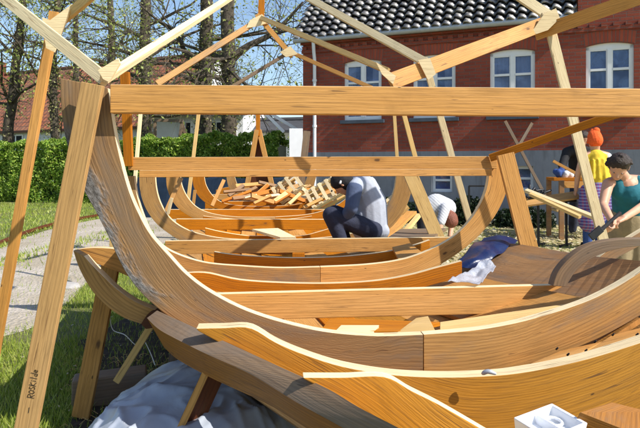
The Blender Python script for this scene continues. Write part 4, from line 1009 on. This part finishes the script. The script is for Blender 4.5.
# dark timber lying on the ground, stones
m = MB(); m.box((-1.02, 2.92, .07), Vector((.96, .26, .05)).normalized(), Vector((-.26, .96, 0)).normalized(), Zv, .34, .12, .14); tag(m.build('timber_block', M['weathered'], bevel=.008), 'dark weathered block of timber lying in the shade under the boat', 'block')
m = MB(); c_ = P(130, 285, 5.0)
for k, (px, py) in enumerate(((68, 288), (63, 262))):
    x, y = G(px, py); bm = bmesh.new(); bmesh.ops.create_icosphere(bm, subdivisions=3, radius=.075-.02*k); m = MB()
    for fc in bm.faces: m.quad([Vector((v_.co.x*1.5, v_.co.y, v_.co.z*.5))*(1+.35*noise.noise(v_.co*14+Vector((k*7, 0, 0))))+Vector((x, y, .02)) for v_ in fc.verts])
    bm.free()
    tag(m.build('stone', M['mortar_stone'], smooth=True), ('pale stone in the grass right of the handwritten board', 'pale stone at the path edge right of the handwritten board')[k], 'stone')
# debris bits in the shade (twigs, chips)
m = MB()
for _ in range(420):
    y = rnd.uniform(2.5, 3.6); x = rnd.uniform(-.42*y, -.17*y); a = rnd.random()*6.28; l = rnd.uniform(.004, .03); c_ = Vector((x, y, .012))
    m.tube([c_, c_+Vector((math.cos(a)*l, math.sin(a)*l, .01)), c_+Vector((math.cos(a+.5)*l*2, math.sin(a+.5)*l*2, .0))], [rnd.uniform(.0008,.0016)]*3, 4)
tag(m.build('twigs', M['pine_pale']), 'small pale twigs and chips littering the ground', 'twigs', kind='stuff')
m = MB(); q = resample([P(*p) for p in ((110,318,2.75),(113,330,2.75),(125,335,2.7),(136,345,2.7),(142,338,2.7),(150,352,2.65),(155,365,2.6))], 30)[0]; m.tube(q, [.002]*31, 5); m2 = m
tag(m.build('wire', M['white_metal']), 'thin pale wire hanging in loops under the curved timber', 'wire')
# white plastic tray in the foreground
tr = empty('tray', P(548, 425, 1.6), 'white moulded plastic tray with round cups at the bottom right', 'tray')
tc_ = P(550, 427, 1.62); ax = Vector((.86, .5, .05)).normalized(); ay = Vector((-.5, .86, .12)).normalized(); az = ax.cross(ay)
m = MB(); hx, hy, hz = .078, .058, .02
def TP(x, y, z): return tc_+ax*x+ay*y+az*z
out = [(-hx, -hy), (hx, -hy), (hx, hy), (-hx, hy)]; sc = .86
for i in range(4):
    a, b = out[i], out[(i+1) % 4]
    m.quad([TP(a[0]*.94, a[1]*.94, -hz), TP(b[0]*.94, b[1]*.94, -hz), TP(*b, hz), TP(*a, hz)]); m.quad([TP(*a, hz), TP(*b, hz), TP(b[0]*sc, b[1]*sc, hz), TP(a[0]*sc, a[1]*sc, hz)])
    m.quad([TP(a[0]*sc, a[1]*sc, hz), TP(b[0]*sc, b[1]*sc, hz), TP(b[0]*.8, b[1]*.8, -hz+.008), TP(a[0]*.8, a[1]*.8, -hz+.008)])
m.quad([TP(x*.8, y*.8, -hz+.008) for x, y in out]); m.quad([TP(x*.94, y*.94, -hz) for x, y in reversed(out)])
m.build('body', M['tray'], tr, bevel=.003)
for sx_, sy_ in ((-.03, -.02), (.035, .015)):
    m = MB(); q = [TP(sx_+.02*math.cos(a_*.524), sy_+.022*math.sin(a_*.524), -.002) for a_ in range(13)]; m.tube(q, [.0045]*13, 6); m.build('cup', M['tray'], tr, smooth=True)
m = MB(); m.box(TP(0, 0, 0), ay, ax, az, .09, .005, .028); m.build('divider', M['tray'], tr)

# ---- work tables on the right
tb = empty('work_table', P(570, 240, 9.3)*1, 'rough wooden work table by the house holding blue cloths', 'table'); 
def bx(name, c, L, Wd, Hh, mat, par, rot=0, bev=.004):
    m = MB(); cr, sr = math.cos(R(rot)), math.sin(R(rot)); m.box(c, Vector((cr, sr, 0)), Vector((-sr, cr, 0)), Zv, L, Wd, Hh); return m.build(name, mat, par, bevel=bev)
tz = H-(179-HZ)/F*9.3
c_ = P(582, 179, 9.3); bx('table_top', c_, .95, .6, .05, M['orange'], tb, -10)
for sx_, sy_ in ((-.42, -.25), (.42, -.25), (-.42, .25), (.42, .25)): bx('leg', Vector((c_.x+sx_, c_.y+sy_, tz/2)), .07, .07, tz-.03, M['brown'], tb, -10)
bx('apron', Vector((c_.x, c_.y-.28, tz-.08)), .9, .03, .10, M['pine'], tb, -5)
bx('shelf', Vector((c_.x, c_.y, .45)), .85, .5, .03, M['pine_pale'], tb, -10)
for k, (px, py, mt, lab) in enumerate(((558, 171, 'jeans', 'blue cloth bundled on the left end of the work table'), (567, 174, 'white_cloth', 'white rag on the work table beside the blue cloth'))):
    m = MB(); c0_ = P(px, py, 9.2)
    for _ in range(5): o_ = Vector((rnd.uniform(-.08, .08), rnd.uniform(-.06, .06), rnd.uniform(-.04, .03))); m.capsule(c0_+o_, .05, c0_+o_+Vector((rnd.uniform(-.08, .08), 0, -.03)), .045, 8)
    o = m.build('cloth', M[mt], smooth=True); r_ = o.modifiers.new('r', 'REMESH'); r_.mode = 'VOXEL'; r_.voxel_size = .012; r_.use_smooth_shade = True; tag(o, lab, 'cloth')
sh = empty('iron_stand', P(538, 246, 8.5), 'thin-legged black iron trestle in front of the work table', 'trestle')
gz = 0
for px in (538, 566):
    t_ = P(px, 201, 8.5); lath('leg', t_, Vector((t_.x, t_.y-.02, 0)), .03, .03, M['iron'], sh)
    lath('foot', Vector((t_.x-.15, t_.y-.15, .02)), Vector((t_.x+.15, t_.y+.15, .02)), .03, .03, M['iron'], sh)
lath('rail', P(530, 201, 8.5), P(576, 200, 8.5), .05, .05, M['iron'], sh)
o = lath('plank', P(524, 203, 8.3), P(578, 195, 8.4), .16, .03, M['oak'], None, face=(0, -.5, .86)); tag(o, 'brown plank lying flat on the iron trestle', 'plank')
o = lath('plank', P(526, 190.5, 8.0), P(596, 218, 7.2), .065, .04, M['pine_white'], None, face=(0, -.5, .86)); tag(o, 'longer pale batten sloping down from the trestle to the woman in plaid', 'plank')
o = lath('plank', P(530, 194, 7.85), P(580, 217, 7.2), .05, .04, M['pine_pale'], None, face=(0, -.5, .86)); tag(o, 'shorter pale batten just below the longer sloping one', 'plank')
o = lath('plank', P(553, 161, 9.0), P(590, 181, 8.9), .04, .03, M['pine'], None); tag(o, 'thin batten leaning over the work table cloths', 'plank')
tv = empty('tool_pile', P(535, 195, 8.3), 'dark heap of clamps and tools on the trestle end', 'tools'); m = MB()
for _ in range(14):
    a = P(rnd.uniform(526, 545), rnd.uniform(188, 200), 8.35); b = a+Vector((rnd.uniform(-.12, .12), rnd.uniform(-.05, .05), rnd.uniform(-.07, .07))); m.capsule(a, .018, b, .016, 8)
m.build('clamps', M['iron'], tv, smooth=True)

# ================================================================== people
def flesh(name, mat, segs, parent, vox=.010, smooth_it=3):
    """continuous surface: union of tapered capsules, voxel-remeshed"""
    m = MB()
    for s in segs:
        for (a, ra), (b, rb) in zip(s, s[1:]): m.capsule(a, ra, b, rb, 14)
    o = m.build(name, mat, parent, smooth=True)
    r_ = o.modifiers.new('remesh', 'REMESH'); r_.mode = 'VOXEL'; r_.voxel_size = vox; r_.use_smooth_shade = True
    if smooth_it: s_ = o.modifiers.new('smooth', 'SMOOTH'); s_.iterations = smooth_it; s_.factor = .5
    return o
def hand(wrist, palmdir, up, r=.9, curl=.5):
    """palm and five bent fingers; returns capsule chains"""
    d = Vector(palmdir).normalized(); u = Vector(up); u = (u-d*u.dot(d)).normalized(); s = d.cross(u); w = Vector(wrist); out = []
    pc = w+d*.085*r
    for k in (-1, 0, 1): out.append([(w+s*k*.014*r, .018*r), (pc+s*k*.026*r, .014*r)])
    for k, L in enumerate((.062, .074, .080, .072)):
        b = pc+s*((k-1.5)*-.019*r); L *= r; c1 = math.cos(curl*.5), math.sin(curl*.5); c2 = math.cos(curl*1.4), math.sin(curl*1.4)
        p1_ = b+(d*c1[0]-u*c1[1])*L*.5; p2_ = p1_+(d*c2[0]-u*c2[1])*L*.5; out.append([(b, .0095*r), (p1_, .0085*r), (p2_, .007*r)])
    t0 = w+d*.03*r+s*.028*r; t1 = t0+(d*.6+s*.6-u*.3).normalized()*.035*r; t2 = t1+(d*.85+s*.2-u*.4).normalized()*.032*r
    out.append([(t0, .013*r), (t1, .010*r), (t2, .008*r)]); return out
def head(c, fwd, up, neck, r=1.0):
    """head with brow, nose, jaw, ears; c = centre"""
    f = Vector(fwd).normalized(); u = Vector(up); u = (u-f*u.dot(f)).normalized(); s = f.cross(u); c = Vector(c)
    o = [[(c+u*.035*r, .085*r), (c+u*.02*r-f*.02*r, .088*r)], [(c+f*.02*r-u*.01*r, .075*r), (c+f*.035*r-u*.075*r, .048*r)], [(c+f*.045*r-u*.085*r, .035*r), (c+f*.05*r-u*.088*r, .032*r)],
         [(c+f*.085*r+u*.005*r, .010*r), (c+f*.108*r-u*.028*r, .014*r)], [(c-s*.025*r+f*.075*r+u*.022*r, .014*r), (c+s*.025*r+f*.075*r+u*.022*r, .014*r)],
         [(c+f*.083*r-u*.058*r-s*.016*r, .009*r), (c+f*.083*r-u*.058*r+s*.016*r, .009*r)],
         [(c-u*.05*r-f*.02*r, .055*r), (Vector(neck), .056*r)]]
    for k in (-1, 1): o.append([(c+s*k*.082*r+u*.012*r-f*.01*r, .016*r), (c+s*k*.084*r-u*.022*r-f*.006*r, .012*r)])
    return o, f, u, s
def face_bits(c, f, u, s, par, r=1.0):
    for k in (-1, 1):
        m = MB(); e = Vector(c)+s*k*.032*r+f*.083*r+u*.004*r; e = e-f*.002*r; m.capsule(e, .0075*r, e+s*.001, .0075*r, 10); m.build('eye', M['eye_white'], par, smooth=True)
        m = MB(); e2 = e+f*.005*r; m.capsule(e2, .0052*r, e2+s*.0005, .0052*r, 8); m.build('iris', M['dark_hair'], par, smooth=True)
def person(loc, label): return empty('person', loc, label, 'person', 'people working around the boat')
V = Vector
# --- man crouching in the boat
Y = 5.9; pm_ = person(P(366, 238, Y), 'crouching man in a grey-blue sweatshirt and black cap, head bowed to the left')
hc = P(341.5, 184, Y-.1); nk = P(354, 183, Y-.03)
hd, f_, u_, s_ = head(hc, (-.6, .1, -.8), (-.8, 0, .6), nk, .88)
ua = [(P(355, 187, Y-.19), .055), (P(352, 208, Y-.26), .042), (P(344, 219, Y-.18), .030)]; ub = [(P(360, 187, Y+.17), .055), (P(351, 208, Y+.2), .042), (P(344, 219, Y+.1), .030)]
torso = [(P(357, 184, Y), .09), (P(364, 188, Y), .125), (P(370, 204, Y), .15), (P(371, 226, Y), .15)]
shl = [[(P(356, 187, Y-.15), .065), (P(360, 184, Y), .085), (P(362, 187, Y+.14), .065)]]
legA = [(P(372, 230, Y-.11), .085), (P(331, 215, Y-.2), .062), (P(341, 240, Y-.2), .045)]; legB = [(P(372, 230, Y+.11), .085), (P(335, 213, Y+.1), .062), (P(345, 240, Y+.1), .045)]
hA = hand(P(344, 219, Y-.18), (-.8, .1, -.5), (-.3, 0, .9), .9, .9); hB = hand(P(344, 219, Y+.1), (-.8, -.2, -.5), (-.3, 0, .9), .9, .9)
sk = flesh('body', M['skin'], hd+[ua, ub, torso, legA, legB]+shl+hA+hB, pm_, .008); face_bits(hc, f_, u_, s_, sk, .88)
infl = lambda ch, k=.016: [(p, r+k) for p, r in ch]
folds = [[(P(357+6*k, 230, Y-.15+.02*k), .022), (P(360+5*k, 214, Y-.135), .012)] for k in range(5)]+[[(P(352, 206, Y-.3), .012), (P(356, 200, Y-.24), .02)]]
flesh('sweatshirt', M['hoodie'], [infl(torso), infl(ua[:2]+[(P(345.5, 217, Y-.19), .034)]), infl(ub[:2]+[(P(346, 217, Y+.11), .034)])]+[infl(s) for s in shl]+[[(P(361, 231, Y-.09), .085), (P(381, 231, Y-.05), .085)], [(P(361, 231, Y+.08), .085), (P(381, 231, Y+.07), .085)]]+folds, pm_, .009, 2)
flesh('sleeve', M['shaded_blue'], [infl([(P(354.5, 189, Y-.2), .056), (P(351.5, 208, Y-.265), .043), (P(345.5, 217.5, Y-.19), .035)], .022)], pm_, .009, 2)  # shade on the near arm, painted as darker cloth
flesh('trousers', M['navy'], [infl(legA, .02), infl(legB, .02), [(P(370, 234, Y-.08), .11), (P(370, 234, Y+.08), .11)]], pm_, .011)
flesh('cap', M['black'], [[(hc+u_*.035-f_*.005, .086), (hc+u_*.02-f_*.03, .09)], [(hc-u_*.02-f_*.05, .075), (hc-u_*.03-f_*.03, .075)], [(hc+u_*.04+f_*.06-s_*.04, .016), (hc+u_*.04+f_*.06+s_*.04, .016)], [(hc+u_*.035+f_*.11-s_*.03, .010), (hc+u_*.035+f_*.11+s_*.03, .010)]], pm_, .008)
flesh('hood', M['black'], [[(P(351, 178, Y), .05), (P(360, 174.5, Y), .05), (P(369, 176, Y-.02), .035)]], pm_, .01)
m = MB(); m.capsule(hc+u_*.02-f_*.0-s_*.0+Vector((0, -.088, .0)), .012, hc+u_*.05+Vector((.03, -.084, .0)), .010); m.build('ear_piece', M['white_cloth'], pm_, smooth=True)
for k in (-.2, .1): flesh('shoe', M['black'], [[(P(343, 241, Y+k), .045), (P(334, 242, Y+k-.05), .038)]], pm_, .01)
# --- second person bent over behind the strut
Y = 8.3; p2 = person(P(434, 238, Y), 'person in a striped pale shirt bent double behind the slanting strut')
hc = P(449, 220, Y-.1); nk = P(451, 210, Y); hd, f_, u_, s_ = head(hc, (-.1, .5, -.85), (.5, -.7, -.45), nk)
torso = [(P(428, 209, Y), .13), (P(436, 205, Y), .145), (P(446, 208, Y), .125)]; ua = [(P(445, 208, Y-.17), .06), (P(441, 222, Y-.25), .045), (P(438, 236, Y-.3), .033)]; ub = [(P(448, 208, Y+.15), .06), (P(452, 222, Y+.1), .045), (P(450, 236, Y), .033)]
la = [(P(424, 213, Y-.1), .10), (P(424, 234, Y-.25), .07), (P(414, 252, Y-.15), .05)]; lb = [(P(424, 213, Y+.1), .10), (P(430, 232, Y+.1), .07), (P(417, 252, Y+.1), .05)]
sk = flesh('body', M['skin'], hd+[torso, ua, ub, la, lb]+hand(ua[2][0], (-.2, -.3, -.9), (.2, -1, .3))+hand(ub[2][0], (-.2, -.3, -.9), (.2, -1, .3)), p2, .010); face_bits(hc, f_, u_, s_, sk)
flesh('shirt', M['striped'], [infl(torso), infl(ua[:2]), infl(ub[:2])], p2, .012); flesh('trousers', M['black'], [infl(la), infl(lb), [(P(424, 214, Y-.05), .14), (P(424, 214, Y+.05), .14)]], p2, .012)
flesh('hair', M['red_hair'], [[(hc+u_*.04-f_*.01, .098), (hc+u_*.01-f_*.04, .102)], [(hc-u_*.03-f_*.05, .09), (hc+u_*.02, .095)], [(hc-f_*.05-u_*.04, .07), (hc-f_*.05, .07)]], p2, .008)
# --- woman in yellow seen from behind
Y = 8.2; p3 = person(V((P(595, 200, Y).x, Y, 0)), 'woman from behind in yellow top, bright orange knit hat and plaid shirt round the waist')
hc = P(594.5, 141, Y); nk = P(595, 153, Y+.02); hd, f_, u_, s_ = head(hc, (-.25, .95, -.15), (0, 0, 1), nk)
torso = [(P(595, 157, Y), .10), (P(596, 165, Y), .135), (P(596, 180, Y), .12), (P(596, 192, Y), .15)]
sh_ = [[(P(584, 156, Y), .055), (P(595, 154, Y), .07), (P(607, 156, Y), .055)]]
ua = [(P(583, 157, Y), .052), (P(578, 174, Y+.08), .04), (P(576, 190, Y+.15), .028)]; ub = [(P(608, 157, Y), .052), (P(611, 174, Y+.05), .04), (P(606, 188, Y+.25), .028)]
la = [(P(590, 195, Y), .10), (P(589, 218, Y), .07), (V((P(588, 0, Y).x, Y+.02, .09)), .045)]; lb = [(P(601, 195, Y), .10), (P(602, 218, Y), .07), (V((P(603, 0, Y).x, Y+.1, .09)), .045)]
sk = flesh('body', M['skin'], hd+[torso, ua, ub, la, lb]+sh_+hand(ua[2][0], (0, .5, -.8), (-1, 0, 0), .95)+hand(ub[2][0], (-.4, .8, -.3), (0, 0, 1), .95), p3, .010); face_bits(hc, f_, u_, s_, sk)
flesh('top', M['yellow'], [infl(torso[:3]), infl([(P(588, 157, Y), .055), (P(595, 155, Y), .07), (P(603, 157, Y), .055)], .016), [(P(590, 177, Y-.02), .10), (P(603, 177, Y-.02), .10)], [(P(586, 158, Y), .06), (P(590, 172, Y), .09)], [(P(605, 158, Y), .06), (P(602, 172, Y), .09)]]+[[(P(588+5*k, 160, Y-.13), .02), (P(587+6*k, 178, Y-.125), .028)] for k in range(4)]+[[(P(596, 179, Y), .135), (P(596, 178, Y), .135)]], p3, .011)
flesh('sleeve', M['white_cloth'], [infl([(P(607, 157, Y), .052), (P(610, 166, Y+.03), .046)], .014)], p3, .01); flesh('sleeve', M['white_cloth'], [infl([(P(584, 157, Y), .052), (P(582, 164, Y+.03), .046)], .014)], p3, .01)
flesh('plaid_shirt', M['plaid'], [[(P(596, 184, Y), .135), (P(596, 196, Y), .175), (P(593, 214, Y), .18), (P(590, 222, Y-.02), .15)], [(P(606, 190, Y), .09), (P(607, 216, Y), .10)], [(P(586, 190, Y), .08), (P(584, 218, Y), .09)]], p3, .012)
flesh('jeans', M['jeans'], [infl(la), infl(lb)], p3, .012)
flesh('knit_hat', M['hat_orange'], [[(hc+u_*.055-f_*.01, .094), (hc+u_*.005-f_*.02, .099)], [(hc+u_*.09, .075), (hc+u_*.135-f_*.03+s_*.02, .05)], [(hc+u_*.12-s_*.03, .03), (hc+u_*.15-s_*.02, .022)]]+[[(hc-u_*.01+(f_*math.cos(a)+s_*math.sin(a))*.09, .016), (hc+u_*.11+(f_*math.cos(a+.4)+s_*math.sin(a+.4))*.055, .014)] for a in [k*.57 for k in range(11)]], p3, .007, 1)
for l_ in (la, lb): flesh('shoe', M['black'], [[(l_[2][0]-V((0, 0, .04)), .05), (l_[2][0]+V((0, .13, -.05)), .04)]], p3, .01)
# --- man in black bending over the table
Y = 9.9; p4 = person(V((P(586, 0, Y).x, Y, 0)), 'dark-haired person in black jumper leaning over the work table by the house')
hc = P(583, 139, Y-.25); nk = P(580, 148, Y-.1); hd, f_, u_, s_ = head(hc, (-.1, -.75, -.6), (0, -.3, .95), nk)
torso = [(P(578, 152, Y-.05), .13), (P(579, 165, Y+.05), .15), (P(582, 178, Y+.1), .14)]; ua = [(P(567, 152, Y-.1), .06), (P(562, 166, Y-.25), .045), (P(565, 175, Y-.45), .033)]; ub = [(P(589, 152, Y-.1), .06), (P(593, 166, Y-.25), .045), (P(586, 175, Y-.45), .033)]
la = [(P(577, 180, Y+.1), .10), (P(575, 200, Y), .07), (V((P(575, 0, Y).x, Y+.1, .08)), .05)]; lb = [(P(588, 180, Y+.1), .10), (P(588, 200, Y), .07), (V((P(589, 0, Y).x, Y+.1, .08)), .05)]
sk = flesh('body', M['skin'], hd+[torso, ua, ub, la, lb, [(ua[0][0], .065), (P(578, 150, Y-.05), .09), (ub[0][0], .065)]]+hand(ua[2][0], (0, -.5, -.5), (0, 0, 1))+hand(ub[2][0], (0, -.5, -.5), (0, 0, 1)), p4, .011); face_bits(hc, f_, u_, s_, sk)
flesh('jumper', M['black'], [infl(torso), infl(ua), infl(ub), infl([(ua[0][0], .065), (P(578, 150, Y-.05), .09), (ub[0][0], .065)])], p4, .012); flesh('trousers', M['navy'], [infl(la), infl(lb)], p4, .012)
flesh('hair', M['dark_hair'], [[(hc+u_*.045-f_*.015, .095), (hc+u_*.015-f_*.035, .096)]], p4, .009)
# --- woman in teal leaning over the boat side
Y = 5.3; p5 = person(V((P(628, 0, Y).x, Y+.15, 0)), 'woman in a teal tank top leaning over the boat side with a dark tool')
hc = P(618.5, 167, Y-.14); nk = P(626, 180, Y); hd, f_, u_, s_ = head(hc, (-.38, -.62, -.72), (-.15, -.6, .75), nk, .92)
torso = [(P(627, 186, Y), .105), (P(629, 194, Y+.02), .13), (P(629, 207, Y+.08), .12), (P(628, 222, Y+.12), .145)]
sh_ = [[(P(610, 183, Y-.02), .052), (P(626, 181, Y), .06), (P(643, 181, Y-.02), .052)]]
ua = [(P(608, 184, Y-.04), .05), (P(603, 205, Y-.15), .039), (P(612, 221, Y-.38), .027)]; ub = [(P(645, 184, Y-.04), .05), (P(646, 204, Y-.12), .039), (P(624, 218, Y-.36), .027)]
la = [(P(621, 226, Y+.12), .105), (P(620, 262, Y+.1), .075), (V((P(620, 0, Y).x, Y+.2, .08)), .05)]; lb = [(P(636, 226, Y+.12), .105), (P(637, 262, Y+.1), .075), (V((P(638, 0, Y).x, Y+.2, .08)), .05)]
hA = hand(ua[2][0], (-.25, -.5, -.6), (.9, .1, -.2), .95, 1.4); hB = hand(ub[2][0], (-.85, -.3, -.25), (0, -.2, 1), .95, 1.3)
sk = flesh('body', M['skin'], hd+[torso, ua, ub, la, lb]+sh_+hA+hB, p5, .008); face_bits(hc, f_, u_, s_, sk, .92)
flesh('tank_top', M['teal'], [infl([(P(628, 193, Y+.01), .12), (P(629, 200, Y+.05), .128), (P(629, 210, Y+.08), .124)], .015), [(P(616.5, 181.5, Y-.02), .058), (P(619, 192, Y-.02), .07)], [(P(638, 181.5, Y-.02), .058), (P(637, 192, Y-.02), .07)], [(P(627, 184, Y+.08), .075), (P(627, 192, Y+.06), .10)]], p5, .009)
flesh('trousers', M['khaki'], [infl(la), infl(lb), [(P(628, 218, Y+.1), .155), (P(628, 228, Y+.12), .165)]], p5, .012)
hr_ = random.Random(4); cur_ = []
for _ in range(46):
    th_ = hr_.random()*6.28; el_ = hr_.uniform(.05, 1.5); dv = u_*math.sin(el_)+(f_*math.cos(th_)+s_*math.sin(th_))*math.cos(el_)
    if dv.dot(f_) > .45: continue
    p_ = hc+u_*.015-f_*.01+dv*.094; q_ = p_+Vector((hr_.uniform(-.02, .02), hr_.uniform(-.02, .02), hr_.uniform(-.02, .02))); cur_.append([(p_, .018), (q_, .012)])
flesh('hair', M['dark_hair'], [[(hc+u_*.045-f_*.012, .088), (hc+u_*.01-f_*.03, .092)]]+cur_, p5, .006, 1)
tl = empty('scraper', P(607, 226, 4.85), 'dark long-handled tool held by the woman in teal', 'tool')
m = MB(); m.tube([P(620, 213, 4.95), P(611, 221, 4.88), P(600, 231, 4.8)], [.016, .014, .018], 10); m.build('handle', M['black'], tl, smooth=True)
m = MB(); m.box(P(596, 233, 4.76), Vector((-.75, -.1, -.6)).normalized(), Vector((0, 1, 0)), Vector((.6, 0, -.75)).normalized(), .12, .02, .06); m.build('blade', M['iron'], tl, bevel=.004)
